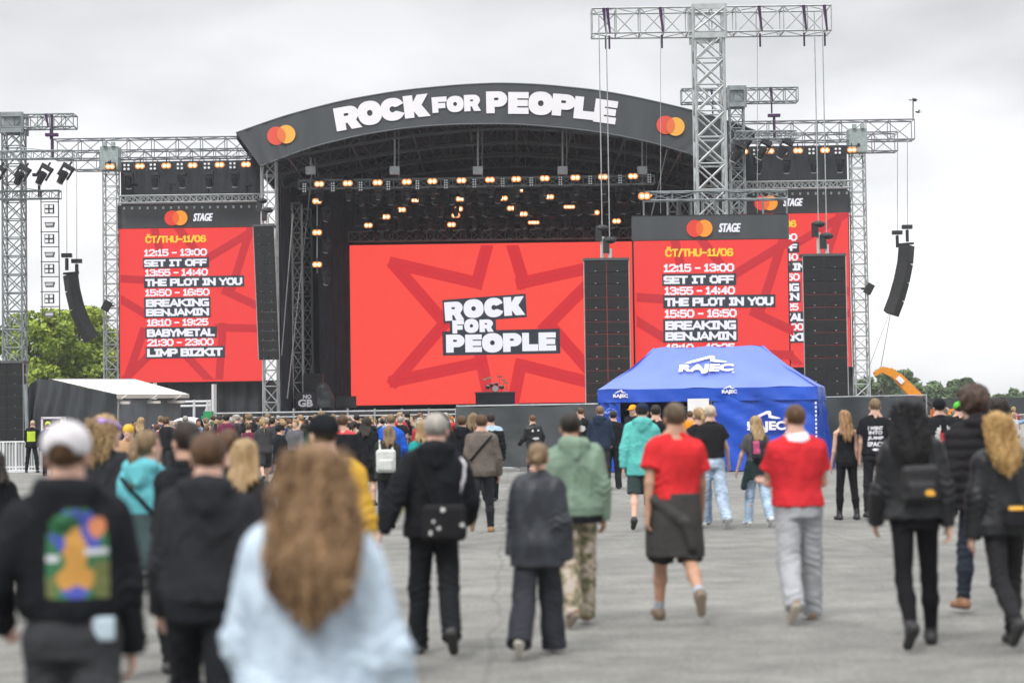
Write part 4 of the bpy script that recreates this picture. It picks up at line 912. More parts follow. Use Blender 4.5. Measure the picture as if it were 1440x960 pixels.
# main screen
YM = 112.0
main = empty('main_screen', (P(700, 570, YM).x, YM, zd), 'wide bright red video wall with star and festival logo behind the stage', 'screen')
def pm(px, py, off=0.): p = P(px, py, YM); return Vector((p.x, YM - off, p.z))
a, b, zt = pm(494, 570), pm(918, 570), pm(494, 345).z
MB().box(((a.x + b.x) / 2, YM + .26, (a.z + zt) / 2), (b.x - a.x + .1, .5, zt - a.z + .1)).build('cabinet', BOX, main)
MB().quad((a.x, YM, a.z), (b.x, YM, a.z), (b.x, YM, zt), (a.x, YM, zt)).build('led_panel', RED, main)
Z8 = lambda x, y: (x / 3.43 + 480, y / 3.43 + 330)
SS = [((712, 20), (655, 232)), ((655, 232), (258, 140)), ((258, 150), (500, 425)), ((500, 425), (258, 705)), ((258, 705), (675, 617)), ((675, 605), (715, 800)), ((815, 20), (880, 232)), ((870, 232), (1290, 140)), ((1290, 140), (985, 445)), ((1000, 430), (1290, 760)), ((1290, 735), (865, 628)), ((865, 628), (830, 800))]
mb = MB(); strokes(mb, [(Z8(*p), Z8(*q)) for p, q in SS], pm, 17, 0, 1, (494, 918, 345, 569)); mb.build('star_graphic', [STAR, STARL], main)
mb = MB()
for q in (((622, 422), (739, 413), (741, 446), (624, 455)), ((632, 449), (697, 446), (698, 469), (633, 471)), ((622, 466), (787, 462), (788, 497), (623, 500))):
    mb.add([pm(x, y, .10 + .003 * len(mb.F)) for x, y in q][::-1], [(0, 1, 2, 3)], 1)
letters_px(mb, [('R', 625, 652, 424, 451, 4), ('O', 652, 680, 421, 447, 3.5), ('C', 681, 708, 419, 446, 3.5), ('K', 708, 737, 417, 444, 3.5), ('F', 636, 653, 450, 469, 2), ('O', 653, 673, 448.5, 468, 2), ('R', 674, 694, 449, 467, 2),
    ('P', 627, 654, 470, 496, 1), ('E', 654, 678, 470, 495.5, 1), ('O', 678, 707, 468.5, 495.5, 1), ('P', 707, 734, 468, 495, 1), ('L', 734, 757, 467.5, 494, 1), ('E', 757, 782, 467, 493.5, 1)], lambda x, y: pm(x, y, .16), 0, .97)
mb.build('logo_lettering', [LWHT, LDRK], main)

# ------------------------------------------------------------------ side wings
def wing(label, pxa, pxb, ytr, ycl0, ycl1, tower_px, tower_top, trussx, lat_y, g):
    r = empty('side_wing', (P(tower_px, 500, 102).x, 102, 0), label, 'scaffold', 'scaffold wings of the stage'); Yw = 102.4
    x0, x1 = P(pxa, 400, Yw).x, P(pxb, 400, Yw).x
    curtain(x0, Yw + .5, x1, Yw + .5, P(pxa, ycl1, Yw).z, P(pxa, ycl0, Yw).z, .05, .5, BLKW, 'scrim_cloth', r)
    tz = P(tower_px, tower_top, 102).z; tx = P(tower_px, 400, 102).x
    MB().truss((tx, 102, 0), (tx, 102, tz), .70, .70, .62, .05, .03).build('tower', ALU, r)
    m = MB(); m.box((tx, 102, tz + .15), (.92, .92, 1.2)); m.box((tx - .2, 101.5, tz + .85), (.2, .2, .22)); m.box((tx + .22, 101.5, tz + .85), (.2, .2, .22)); m.disc((tx, 101.53, tz - .1), (0, 1, 0), .09, .06, 1, 10); m.build('sleeve_block', [mat('sleeve_paint', (.32, .38, .37), .55, .1, .12), FIX], r)
    a, b = P(trussx[0], ytr, 102), P(trussx[1], ytr, 102); b.z = a.z
    for dy in (0, 4.5): MB().truss(a + Vector((0, dy, 0)), b + Vector((0, dy, 0)), .8, 1.02, 1.25, .045, .026).build('top_truss', mat('top_truss_metal', (.20, .21, .23), .5, .3), r)
    a, b = P(pxa, lat_y, 101.4), P(pxb, lat_y, 101.4); b.z = a.z; MB().truss(a, b, .35, .36, .36, .04, .026).build('lattice_beam', ALU, r)
    m = MB()
    for i in range(18): q = a + (b - a) * ((i + .5) / 18); m.box((q.x, 101.6, q.z - .42), (.09, .09, .12))
    m.build('clamp_row', STEEL, r)
    return r
wing('left scaffold wing with black scrim above the schedule screen', 168, 366, 211, 226, 292, 157, 228, (78, 352), 281, 0)
wing('right scaffold wing with black scrim, partly behind the tall tower', 1000, 1197, 187, 205, 272, 1209, 203, (1012, 1284), 262, 1)
for g, xs, xq, y0, wd in (('left', (155, 197, 234, 271, 309, 346), (178, 215, 253, 291, 327), 234.5, 'left'), ('right', (1008, 1045, 1082, 1122, 1160, 1198), (1026, 1063, 1103, 1141, 1178), 214, 'right')):
    for px in xs: put('bl', make_blinder, px, y0 - (px - xs[0]) * .016, 101.3, 'amber blinder in the row along the top of the %s wing' % wd, 'amber blinders on the %s wing' % wd)
    for px in xq:
        put('qd', make_quad, px, y0 + 1 - (px - xs[0]) * .016, 101.3, 'four cell light between two amber blinders of the %s wing' % wd, 'four cell lights on the %s wing' % wd)
        put('hd', make_head, px + 3, y0 + 15 - (px - xs[0]) * .016, 101.5, 'dark moving head below a four cell light of the %s wing' % wd, 'moving heads on the %s wing' % wd, sc=1.1)
for k, px in enumerate((186, 240, 293, 347)):
    o = MB().bar(P(px, 276, 102), P(px, 262, 102), .05).box(P(px + 2, 260, 102), (.36, .25, .14)).build('truss_clamp', FIX); tag(o, 'dark chain motor standing on the lattice beam of the left wing', 'hoist', 'chain motors on the left lattice beam')
# cloth base and posts under the left screen
r = empty('cloth_skirt', (P(268, 560, 102.6).x, 102.6, 0), 'creased black cloth hung below the left schedule screen', 'cloth')
curtain(P(168, 560, 102.6).x, 102.6, P(398, 560, 102.6).x, 102.6, .0, P(268, 536, 102.6).z, .12, .6, DRAPE, 'cloth', r)
MB().bar(P(301, 540, 101.9), P(301, 600, 101.9), .13, 0, 4).build('post', WHT, r); MB().bar(P(218, 538, 101.9), P(218, 600, 101.9), .1, 0, 4).build('post', WHT, r)
r = MB().add([P(1150, 515, 102.6), P(1200, 515, 102.6), P(1200, 580, 102.6), P(1150, 580, 102.6)], [(0, 3, 2, 1)]); q = r.F and r
o = MB().slab([(P(998, 560, 102.6).x, 102.6, 0), (P(1200, 560, 102.6).x, 102.6, 0), (P(1200, 560, 102.6).x, 102.6, P(1197, 516, 102.6).z), (P(998, 560, 102.6).x, 102.6, P(1197, 516, 102.6).z)], (0, .1, 0)).build('cloth_skirt', DRAPE); tag(o, 'black cloth below the right schedule screen beside the speaker array', 'cloth')

# ------------------------------------------------------------------ line arrays
def straight_array(label, px0, px1, py0, py1, Y, rows, cols, group, chain_top=None, name='line_array', slant=0., motors=True):
    r = empty(name, P((px0 + px1) / 2, py1, Y), label, 'speaker array', group)
    a, b = P(px0, py0, Y), P(px1, py1, Y); W = (b.x - a.x); Hh = (a.z - b.z); ch = Hh / rows; cw = W / cols
    for i in range(rows):
        for k in range(cols):
            m = MB(); c = Vector((a.x + cw * (k + .5) + slant * i / rows, Y, a.z - ch * (i + .5)))
            w2, d2, h2 = cw * .495, .42, ch * .4955
            m.hexa([c + Vector(v) for v in ((-w2, -d2, -h2), (w2, -d2, -h2), (w2 * .8, d2, -h2 * .8), (-w2 * .8, d2, -h2 * .8), (-w2, -d2, h2), (w2, -d2, h2), (w2 * .8, d2, h2 * .8), (-w2 * .8, d2, h2 * .8))], 0)
            cb = m.build('speaker_cabinet', BOX, r); m = MB(); m.box(c + Vector((0, -d2 - .012, 0)), (cw * .90, .02, ch * .84), 0); m.box(c + Vector((0, -d2 - .03, -h2 * .72)), (cw * .07, .02, ch * .06), 1); m.build('grille', [GRL, STEEL], cb)
    m = MB(); m.box((a.x + W / 2, Y, a.z + .06), (W * 1.04, .9, .10)); m.build('rigging_frame', mat('rigging_steel', (.10, .105, .11), .5, .3), r)
    m = MB()
    for x in (a.x - .02, a.x + W + .02): m.bar((x, Y - .43, a.z), (x + slant, Y - .43, b.z), .02)
    m.build('side_bracket', STEEL, r)
    if chain_top is not None:
        for k, (dx, dz_, dy) in enumerate(((-.12, 1.25, .1), (.16, .75, -.15))):
            cx = a.x + W / 2 + dx; m = MB(); m.bar((cx, Y + dy, a.z + .1), (cx, Y + dy, a.z + dz_ - .25), .09, 1, 6); m.box((cx - .14, Y + dy, a.z + dz_ - .15), (.24, .26, .55)); m.ell((cx, Y + dy, a.z + dz_ + .08), (.28, .2, .14)); m.bar((cx, Y + dy, a.z + dz_), (cx, Y + dy, chain_top), .022, 2)
            m.build('chain_hoist', [FIX, mat('chain_bag', (.55, .52, .50), .8), STEEL], r)
    return r
Tz = P(1000, 31, 81).z
straight_array('black twin column speaker array hanging left of the nearest screen', 821, 886, 368, 572, 79.2, 12, 2, 'speaker arrays beside the nearest screen', Tz)
straight_array('black twin column speaker array hanging right of the blue tent roof', 1127, 1190, 362, 556, 79.2, 11, 2, 'speaker arrays beside the nearest screen', Tz)
straight_array('tall black speaker array hung in front of the left stage tower', 358, 388, 320, 506, 98.6, 14, 2, None, P(380, 240, 98.6).z, slant=.22)
straight_array('black speaker stack cut by the photo edge beside the white barrier', -30, 36, 512, 634, 82.0, 8, 3, None, None, 'speaker_stack')
def curved_array(label, pts, Y, wpx, yaw, cable_top):
    r = empty('curved_line_array', P(*pts[len(pts) // 2], Y), label, 'speaker array', 'curved outer speaker arrays')
    Q = [P(x, y, Y) for x, y in interp_line(pts, 13)]; W = wpx * Y / F_PX
    for k, (a, b) in enumerate(zip(Q, Q[1:])):
        d = (b - a).normalized(); s_ = Vector((math.cos(yaw), math.sin(yaw), 0)); s_ = (s_ - d * s_.dot(d)).normalized(); n = d.cross(s_); h = (b - a).length * .49; c = (a + b) / 2; m = MB()
        m.hexa([c + d * (h * z) + s_ * (W / 2 * x) + n * (.35 * y) for z in (1, -1) for x, y in ((-1, -1), (1, -1), (.8, 1), (-.8, 1))]); m.build('speaker_cabinet', BOX, r)
    m = MB()
    for x, y, t in cable_top: 
        p, q = P(x, y, Y), P(x, t, Y); m.bar(p, q, .018, 1); m.bar(p, p + Vector((0, 0, .6)), .09, 0, 6); m.box(p + Vector((0, 0, .75)), (.5, .3, .2))
    m.bar(Q[0] + Vector((-.4, 0, .05)), Q[0] + Vector((.4, 0, .1)), .06); m.build('chain_hoist', [FIX, STEEL], r)
    return r
curved_array('curved black speaker array hanging in front of the left trees', [(100, 386), (103, 408), (109, 433), (118, 456), (129, 476)], 100, 18, .5, ((94, 380, 212), (108, 388, 212)))
curved_array('curved black speaker array hanging alone against the right sky', [(1274, 345), (1272, 370), (1267, 395), (1260, 420), (1252, 441)], 100, 19, -.5, ((1262, 348, 198), (1276, 340, 198)))
m = MB(); m.path([P(1252, 442, 100), P(1238, 520, 100)], .015); m.path([P(1250, 442, 100), P(1222, 516, 101)], .01); m = m.build('guy_rope', RUBB); tag(m, 'thin tether ropes running down from the right curved speaker array', 'rope')

# ------------------------------------------------------------------ delay towers
def tee_tower(label, px, y_top, Y, wd, arms, Hb, m_, group, basey=0., sleeve=True, strops=()):
    r = empty('truss_tower', (P(px, 400, Y).x, Y, 0), label, 'tower', group); x = P(px, 300, Y).x; a, b = P(arms[0], y_top, Y), P(arms[1], y_top, Y); zc = P(px, y_top, Y).z
    MB().truss((x, Y, 0), (x, Y, zc - Hb / 2), wd, wd, wd * .95, .05 * wd / .8, .032 * wd / .8, cross=True).build('mast', m_, r)
    m = MB(); m.truss((a.x, Y, zc), (b.x, Y, zc), wd, Hb, Hb * .95, .05, .03); m.build('cross_beam', m_, r)
    m = MB(); e = wd / 2 + .07
    for i in (-1, 1):
        for j in (-1, 1): m.bar((x + i * e, Y + j * e, zc - Hb / 2 - .3), (x + i * e, Y + j * e, zc + Hb / 2 + .1), .07)
    for z in (zc - Hb / 2 - .15, zc + Hb / 2): 
        m.box((x, Y - e, z), (2 * e, .06, .22)); m.box((x, Y + e, z), (2 * e, .06, .22))
    if sleeve: m.box((x, Y, zc), (wd * .9, wd * .9, Hb * .8)) if sleeve == 2 else m.bar((x - e, Y - e, zc - Hb / 2), (x + e, Y - e, zc + Hb / 2), .05).bar((x + e, Y - e, zc - Hb / 2), (x - e, Y - e, zc + Hb / 2), .05)
    m.build('head_frame', m_, r)
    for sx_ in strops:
        m = MB(); q = P(sx_, y_top, Y); m.bar((q.x, Y - wd / 2 - .04, zc + Hb / 2), (q.x + .1, Y - wd / 2 - .04, zc - Hb / 2), .07, 0, 4, .04); m.bar((q.x + .1, Y, zc - Hb / 2), (q.x + .1, Y, zc - Hb / 2 - .55), .04); m.build('lifting_strop', mat('purple_strop', (.06, .025, .08), .8), r)  # purple of lens fringing is put into the strop colour
    return r
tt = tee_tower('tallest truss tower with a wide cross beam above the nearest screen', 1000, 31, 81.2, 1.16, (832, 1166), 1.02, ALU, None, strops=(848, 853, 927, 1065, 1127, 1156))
m = MB()
for px, y1 in ((929, 300), (1065, 300)): m.bar(P(px, 50, 81), P(px, y1, 81), .012)
m.build('hoist_cable', STEEL, tt)
m = MB(); a, b = P(905, 277, 80.6), P(1106, 270, 80.6); b.z = a.z; m.truss(a, b, .5, .34, 1.1, .04, .018)
for i in range(7):
    q = a + (b - a) * (i / 6); m.bar(q, q - Vector((0, 0, .9)), .04)
m.build('screen_hanger', ALUD, tt)
put('bl', make_blinder, 906, 276, 80.2, 'amber lamp at the left end of the nearest screen hanger', None)
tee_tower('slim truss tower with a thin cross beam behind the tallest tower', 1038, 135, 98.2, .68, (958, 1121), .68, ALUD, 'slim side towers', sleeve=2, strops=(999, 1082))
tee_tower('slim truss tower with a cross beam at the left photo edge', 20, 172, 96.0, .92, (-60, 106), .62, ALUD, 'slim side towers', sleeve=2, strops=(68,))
for lab, x0, x1, y, Y in (('upper light beam of the left edge tower carrying moving heads', -12, 103, 219, 95), ('lower beam of the left edge tower above the light ladder', -12, 85, 275, 95.6), ('light beam beside the slim tower behind the tallest tower', 1034, 1119, 191, 97.6)):
    r = empty('light_beam', P(x0, y, Y), lab, 'truss'); a, b = P(x0, y, Y), P(x1, y, Y); b.z = a.z; MB().truss(a, b, .45, .38, .5, .035, .022).build('truss_body', ALUD, r)
    if y != 191: MB().bar(P(x0 + 35, y - 12, Y), P(x1 - 12, y - 5, Y), .02).build('stay_wire', STEEL, r)
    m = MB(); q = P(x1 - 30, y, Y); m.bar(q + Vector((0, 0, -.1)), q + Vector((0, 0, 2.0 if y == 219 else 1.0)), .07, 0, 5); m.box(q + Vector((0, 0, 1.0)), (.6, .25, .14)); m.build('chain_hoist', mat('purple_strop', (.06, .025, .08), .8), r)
for px, py, Y, lab in ((-2, 240, 95, 'dark moving head cut by the left photo edge'), (33, 241, 95, 'dark moving head hanging across the left edge mast'), (64, 240, 95, 'dark moving head under the middle of the upper light beam'), (94, 239, 95, 'dark moving head near the right end of the upper light beam'), (1076, 205, 97.6, 'dark tilted moving head left of its twin above the right wing'), (1106, 204, 97.6, 'dark tilted moving head right of its twin above the right wing'), (1040, 209, 97.6, 'dark tilted moving head beside the slim mast above the right wing')):
    o = put('hd', make_head, px, py, Y, lab, None, rz=math.pi / 2, sc=1.35, rx=0); o.rotation_euler = (0, .55 if px < 500 else .5, math.pi / 2 if False else 0)
# ladder of lights
r = empty('light_ladder', P(70, 430, 95.4), 'hanging pipe ladder holding square and bar lights left of the stage', 'lighting frame'); m = MB()
for px in (57.5, 82): m.bar(P(px, 268, 95.4), P(px + 2, 446, 95.4), .03, 0, 5)
for y in range(284, 450, 21): m.bar(P(57, y + .2, 95.4), P(83, y, 95.4), .025, 0, 5)
m.build('frame', mat('ladder_pipe', (.10, .10, .12), .5, .3), r)
for k, y in enumerate((294, 336, 378, 420)):
    c = P(69.5, y, 95.3); m = MB(); m.box(c, (.44, .15, .44))
    for i in (-1, 1):
        for j in (-1, 1): m.box(c + Vector((i * .11, -.09, j * .11)), (.15, .03, .15), 1)
    m.build('square_light', [FIX, mat('lens_white', (.78, .80, .82), .25)], r)
    c = P(70, y + 22, 95.3); m = MB(); m.hexa([c + Vector(v) for v in ((-.18, -.1, -.13), (.18, -.1, -.13), (.18, .1, -.13), (-.18, .1, -.13), (-.24, -.1, .12), (.24, -.1, .12), (.24, .1, .12), (-.24, .1, .12))]); m.box(c + Vector((0, -.11, .0)), (.34, .02, .12), 1); m.build('bar_light', [mat('grey_housing', (.14, .14, .15), .5), LENSD], r)
for lab, px, py in (('dark loudspeaker horn clamped on the left wing tower', 150, 430), ('dark loudspeaker horn clamped on the right wing tower', 1222, 406)):
    c = P(px, py, 101.4); m = MB(); m.box(c, (.36, .4, .52), 0, Matrix.Rotation(.5, 3, 'Y')); m.bar(c, c + Vector((.4 if px < 700 else -.4, 0, 0)), .05); tag(m.build('horn_speaker', FIX), lab, 'speaker')
# ------------------------------------------------------------------ on the stage deck
r = empty('drum_riser', P(697, 569, 108), 'black draped drum riser in front of the main screen', 'riser')
a, b = P(669, 571, 108), P(724, 552, 108); MB().box(((a.x + b.x) / 2, 108.8, (a.z + b.z) / 2), (b.x - a.x, 2.0, b.z - a.z)).build('skirt', BLK, r); MB().box(((a.x + b.x) / 2, 108.8, b.z + .03), (b.x - a.x + .1, 2.1, .06)).build('platform', mat('riser_deck', (.08, .08, .09), .6), r)
z0 = b.z + .06; KS = .62; k = empty('drum_kit', P(697, 552, 108.6), 'small drum kit with shining cymbals on the black riser', 'drum kit'); xc = (a.x + b.x) / 2
chrome = mat('chrome', (.7, .7, .72), .2, .9); shell = mat('drum_shell', (.06, .05, .055), .3); skin_ = mat('drum_skin', (.75, .74, .72), .5); brass = mat('cymbal_brass', (.45, .34, .16), .25, .8)
m = MB(); m.disc((xc, 108.5, z0 + .30), (0, 1, 0), .30, .45, 0, 18); m.disc((xc, 108.27, z0 + .30), (0, 1, 0), .27, .02, 1, 18); m.build('bass_drum', [shell, skin_], k)
for dx, dz_, rr in ((-.32, .62, .17), (.10, .68, .16), (.55, .42, .22), (-.62, .45, .2)):
    m = MB(); m.disc((xc + dx, 108.6, z0 + dz_), (0, -.3, 1), rr, .24, 0, 14); m.disc((xc + dx, 108.56, z0 + dz_ + .13), (0, -.3, 1), rr * .96, .02, 1, 14); m.bar((xc + dx, 108.7, z0 + dz_ - .1), (xc + dx, 108.7, z0), .02, 2); m.build('tom_drum', [shell, skin_, chrome], k)
for dx, dz_ in ((-.85, 1.15), (-.5, 1.25), (.38, 1.35), (.75, 1.05), (.95, .8)):
    m = MB(); m.disc((xc + dx, 108.7, z0 + dz_), (.2 * dx, -.4, 1), .24, .012, 0, 16); m.bar((xc + dx, 108.75, z0), (xc + dx, 108.75, z0 + dz_), .015, 1); m.bar((xc + dx - .2, 108.75, z0), (xc + dx, 108.75, z0 + .4), .012, 1); m.bar((xc + dx + .2, 108.75, z0), (xc + dx, 108.75, z0 + .4), .012, 1); m.build('cymbal', [brass, chrome], k)
k.location = (xc, 108.6, z0)
for ch in k.children: ch.data.transform(Matrix.Translation(Vector(P(697, 552, 108.6)) - Vector((xc, 108.6, z0))))
k.scale = (KS, KS, KS)
# cases and covered gear at stage left
r = empty('flight_case', P(430, 573, 103), 'black flight case with white blocky letters at stage left', 'case'); c = P(431, 563, 103); MB().box(c, (1.1, .7, .85)).build('case_body', BOX, r)
m = MB(); T, Fc = text2d('GB', .05)
m.add([P(419 + u * 21, 572 - v * 11, 102.6) for u, v in T], Fc); T, Fc = text2d('NO', .05); m.add([P(426 + u * 12, 560.5 - v * 6, 102.6) for u, v in T], Fc); m.build('case_lettering', PRW, r)
for px, py, w_, h_, lab in ((412, 560, .9, 1.5, 'tall dark monitor cabinet behind the lettered flight case'), (437, 541, 1.3, 1.2, 'dark box stacked behind the lettered flight case'), (487, 565, 1.0, .6, 'low dark equipment case beside the main screen')):
    c = P(px, py, 104.5); o = MB().box(c, (w_, .7, h_)).box(c + Vector((0, -.36, 0)), (w_ * .8, .02, h_ * .7)).box(c + Vector((0, -.38, h_ * .42)), (w_ * .94, .04, .05)).build('equipment_case', BOX); tag(o, lab, 'case')
G = Grid((-1, -.8, -.1), (1, .8, 1.6), .06); G.loft([(0, 0, 0, .75, .45), (.5, .1, 0, .55, .4), (1.1, .0, 0, .40, .35), (1.3, 0, 0, .2, .2)], .05)
V, Q = G.mesh(); V = V + vnormals(V, Q) * (wave(V, (9, 9, 4), 3) * .08)[:, None]; c = P(452, 574, 103.2); o = mesh_obj('tarpaulin_cover', V + np.array(c), Q, DRAPE, None, None, True); tag(o, 'grey creased tarpaulin covering gear beside the lettered flight case', 'tarpaulin')
# low platform pieces before the deck
r = empty('stage_scaffold', P(272, 600, 97), 'open silver pipe scaffold standing right of the white roofed marquee', 'scaffold'); m = MB()
for x in (242, 273, 292, 245, 296): m.bar(P(x, 562, 97 if x < 294 else 98), P(x, 606, 97 if x < 294 else 98), .07, 0, 6)
for y in (565, 571): m.bar(P(240, y, 97), P(296, y - 1, 97), .06, 0, 6)
m.bar(P(244, 568, 97), P(256, 600, 97), .05, 0, 6); m.bar(P(292, 568, 97), P(283, 600, 97), .05, 0, 6); m.build('pipe_frame', mat('white_pipe', (.62, .64, .65), .45, .2), r)
m = MB(); m.box(P(272, 588, 98.5), (1.6, 1, 1.3)); m.build('dark_backing', BLK, r)

# ------------------------------------------------------------------ marquee at the left
r = empty('marquee_tent', P(130, 640, 76), 'low marquee with black tarpaulin gable and white sloping roof', 'tent')
A, B, C = P(36, 547, 73), P(72, 533, 76), P(164, 554, 73); A2, C2 = P(36, 645, 73), P(164, 645, 73); B2 = P(190, 533, 86); E2 = P(266, 554, 84)
A.z = A.z; zg = 0.0; n = 26; V = []; Fc = []
for i in range(n + 1):
    t = i / n; top = A.lerp(B, t / .30) if t < .30 else B.lerp(C, (t - .30) / .70); q = A.lerp(C, t); yy = A.y + (C.y - A.y) * t
    for j in range(7):
        s_ = j / 6; V.append((top.x + (q.x - top.x) * s_ * .0, yy + (top.y - yy) * (1 - s_) * .25 + .16 * math.sin(i * 1.25 + j * .9), top.z * (1 - s_)))
Fc = [(i * 7 + j, i * 7 + j + 1, (i + 1) * 7 + j + 1, (i + 1) * 7 + j) for i in range(n) for j in range(6)]
mesh_obj('gable_wall', V, Fc, DRAPE, r, None, True)
nu, nv = 14, 8; V = []
for i in range(nu + 1):
    for j in range(nv + 1):
        u, v = i / nu, j / nv; p = B.lerp(B2, u).lerp(C.lerp(E2, u), v); V.append((p.x, p.y, p.z - .12 * math.sin(u * math.pi * 3) ** 2 * math.sin(v * math.pi)))
mesh_obj('roof', V, [(i * (nv + 1) + j, i * (nv + 1) + j + 1, (i + 1) * (nv + 1) + j + 1, (i + 1) * (nv + 1) + j) for i in range(nu) for j in range(nv)], WHT, r, None, True)
m = MB(); m.slab([C, E2, E2 - Vector((0, 0, .16)), C - Vector((0, 0, .16))], (.02, -.06, 0)); m.build('eave_trim', mat('cream_trim', (.60, .57, .52), .6), r)
m = MB()
for t in (.05, .45, .8): q = C.lerp(E2, t); m.box(q - Vector((0, .1, .32)), (.7, .25, .10)); m.bar(q - Vector((.2, .1, .3)), q + Vector((.25, -.1, -.05)), .03)
m.build('eave_bracket', mat('cream_trim', (.60, .57, .52), .6), r)
c0, e0 = C + Vector((.05, .2, -.2)), E2 + Vector((-.4, .2, -.2)); m = MB(); m.quad((c0.x, c0.y, 0), (e0.x, e0.y, 0), e0, c0); m.build('side_wall', GREYP, r)
q = P(36, 545, 73); m = MB(); m.slab([A, B, B2, P(60, 546, 86)], (0, 0, .03)); m.build('roof', mat('grey_tarpaulin', (.2, .2, .2), .6), r)
MB().bar(P(36, 540, 72.6), P(39, 640, 72.6), .07, 0, 6).build('corner_pole', ALUD, r)
# barrier, rack, cabin
r = empty('crowd_barrier', (GX(30, 69), 69, 0), 'row of white steel barrier panels beside the speaker stack', 'barrier')
x0, x1 = GX(-30, 69), GX(62, 69); m = MB()
for z in (.06, .18, 1.05): m.bar((x0, 69, z), (x1, 69, z), .03, 0, 5)
for i in range(22): x = x0 + (x1 - x0) * i / 21; m.bar((x, 69, .05), (x, 69, 1.05), .02 if i % 4 else .05, 0, 5)
m.build('frame', mat('barrier_paint', (.70, .71, .72), .5, .1), r); m = MB(); m.box(((x0 + x1) / 2, 69.06, .56), (x1 - x0, .02, .86)); m.build('mesh_panel', mat('barrier_mesh', (.42, .43, .44), .6), r); m = MB(); m.box(((x0 + x1) / 2, 69.2, .03), (x1 - x0, .9, .06)); m.build('foot_plate', mat('barrier_paint', (.70, .71, .72), .5, .1), r)
r = empty('equipment_rack', (GX(74, 71), 71, 0), 'open rack with maroon gear and a white frame near the barrier', 'rack'); a, b = P(62, 655, 71), P(89, 587, 71); m = MB()
for x in (a.x, b.x): m.box((x, 71, b.z / 2), (.07, .6, b.z))
m.box(((a.x + b.x) / 2, 71, b.z), (b.x - a.x + .07, .6, .07)); m.box(((a.x + b.x) / 2, 71, b.z * .45), (b.x - a.x, .6, .06)); m.build('frame', mat('rack_paint', (.66, .62, .66), .5), r)
m = MB(); m.box(((a.x + b.x) / 2, 71.1, b.z * .73), (.5, .4, .75)); m.disc(((a.x + b.x) / 2, 70.88, b.z * .73), (0, 1, 0), .18, .05, 1, 14); m.build('speaker_unit', [mat('maroon_unit', (.14, .03, .07), .5), skin_], r)
r = empty('portable_cabin', (GX(262, 74), 74, 0), 'blue portable cabin with a white rounded roof behind the crowd', 'cabin'); zt = P(262, 588, 74).z; cx = GX(262, 74)
MB().box((cx, 74.6, zt / 2 - .1), (1.15, 1.1, zt - .2)).build('cabin_body', mat('cabin_blue', (.05, .26, .52), .5, 0, .1), r); MB().box((cx, 74, zt * .45), (.7, .03, zt * .75)).build('door', mat('cabin_door', (.08, .34, .60), .5), r)
G = Grid((-.8, -.8, -.2), (.8, .8, .6), .05); G.ell((0, 0, 0), (.66, .62, .30)); G.cut(lambda X, Y, Z: -.05 - Z + 0 * X + 0 * Y); V, Q = G.mesh(); mesh_obj('roof', V + np.array((cx, 74.6, zt - .25)), Q, WHT, r, None, True)
o = MB().box(P(293, 600, 90), (.55, .55, 1.0)).box(P(293, 582, 90), (.4, .4, .25)).build('waste_bin', mat('bin_green', (.03, .30, .12), .5)); tag(o, 'narrow green bin showing above the crowd beside the scaffold', 'bin')

# ------------------------------------------------------------------ fences
def cloth_fence(name, label, pa, pb, z, group):
    r = empty(name, ((pa[0] + pb[0]) / 2, (pa[1] + pb[1]) / 2, 0), label, 'fence', group); a, b = Vector((*pa, 0)), Vector((*pb, 0)); Ln = (b - a).length; n = int(Ln * 6); V = []; nz = 8
    nr = Vector((-(b - a).y, (b - a).x, 0)).normalized()
    for i in range(n + 1):
        for k in range(nz + 1):
            p = a.lerp(b, i / n); w_ = .03 * math.sin(i * .9 + k * .8) + .05 * math.sin(i * .31 - k * .5); sag = .05 * abs(math.sin(i * math.pi / 12)); p = p + nr * w_; V.append((p.x, p.y, .12 + (z - .12 - sag) * k / nz))
    mesh_obj('fabric_cover', V, [(i * (nz + 1) + k, (i + 1) * (nz + 1) + k, (i + 1) * (nz + 1) + k + 1, i * (nz + 1) + k + 1) for i in range(n) for k in range(nz)], mat('fence_mesh_cloth', (.055, .063, .066), .75, 0, .22, .8, .8, 1.6, (.6, 1, 1.6)), r, None, True)
    m = MB(); k = max(2, int(Ln / 2.4))
    for i in range(k + 1): p = a.lerp(b, i / k) + nr * .1; m.bar(p, p + Vector((0, 0, z + .04)), .025, 0, 6)
    m.bar(a + nr * .1 + Vector((0, 0, z)), b + nr * .1 + Vector((0, 0, z)), .025, 0, 6); m.bar(a + Vector((0, 0, .1)), b + Vector((0, 0, .1)), .03, 0, 6); m.build('pipe_frame', STEEL, r)
    m = MB()
    for i in range(k + 1): p = a.lerp(b, i / k); m.box((p.x, p.y, .06), (.75, .26, .12))
    m.build('foot_block', mat('foot_block', (.20, .20, .19), .9), r)
    return r
cloth_fence('covered_fence', 'black covered site fence between the crowd and the blue tent', (GX(642, 62.5), 62.5), (GX(858, 61), 61), 2.04, 'black covered fences')
cloth_fence('covered_fence', 'black covered site fence right of the blue tent', (GX(1130, 63.5), 63.5), (GX(1302, 60), 60), 2.16, 'black covered fences')
o = MB().box((GX(1400, 120), 120, 1.9), (30, .2, 1.0)).box((GX(1400, 120), 120.2, .9), (30, .2, 1.8), 1).box((GX(1400, 120), 119.85, 1.38), (30, .08, .08), 1).build('low_wall', [mat('dark_board', (.04, .045, .05), .8), mat('pale_board', (.55, .55, .54), .8)]); tag(o, 'long pale boundary board with a dark upper band under the far trees', 'wall')

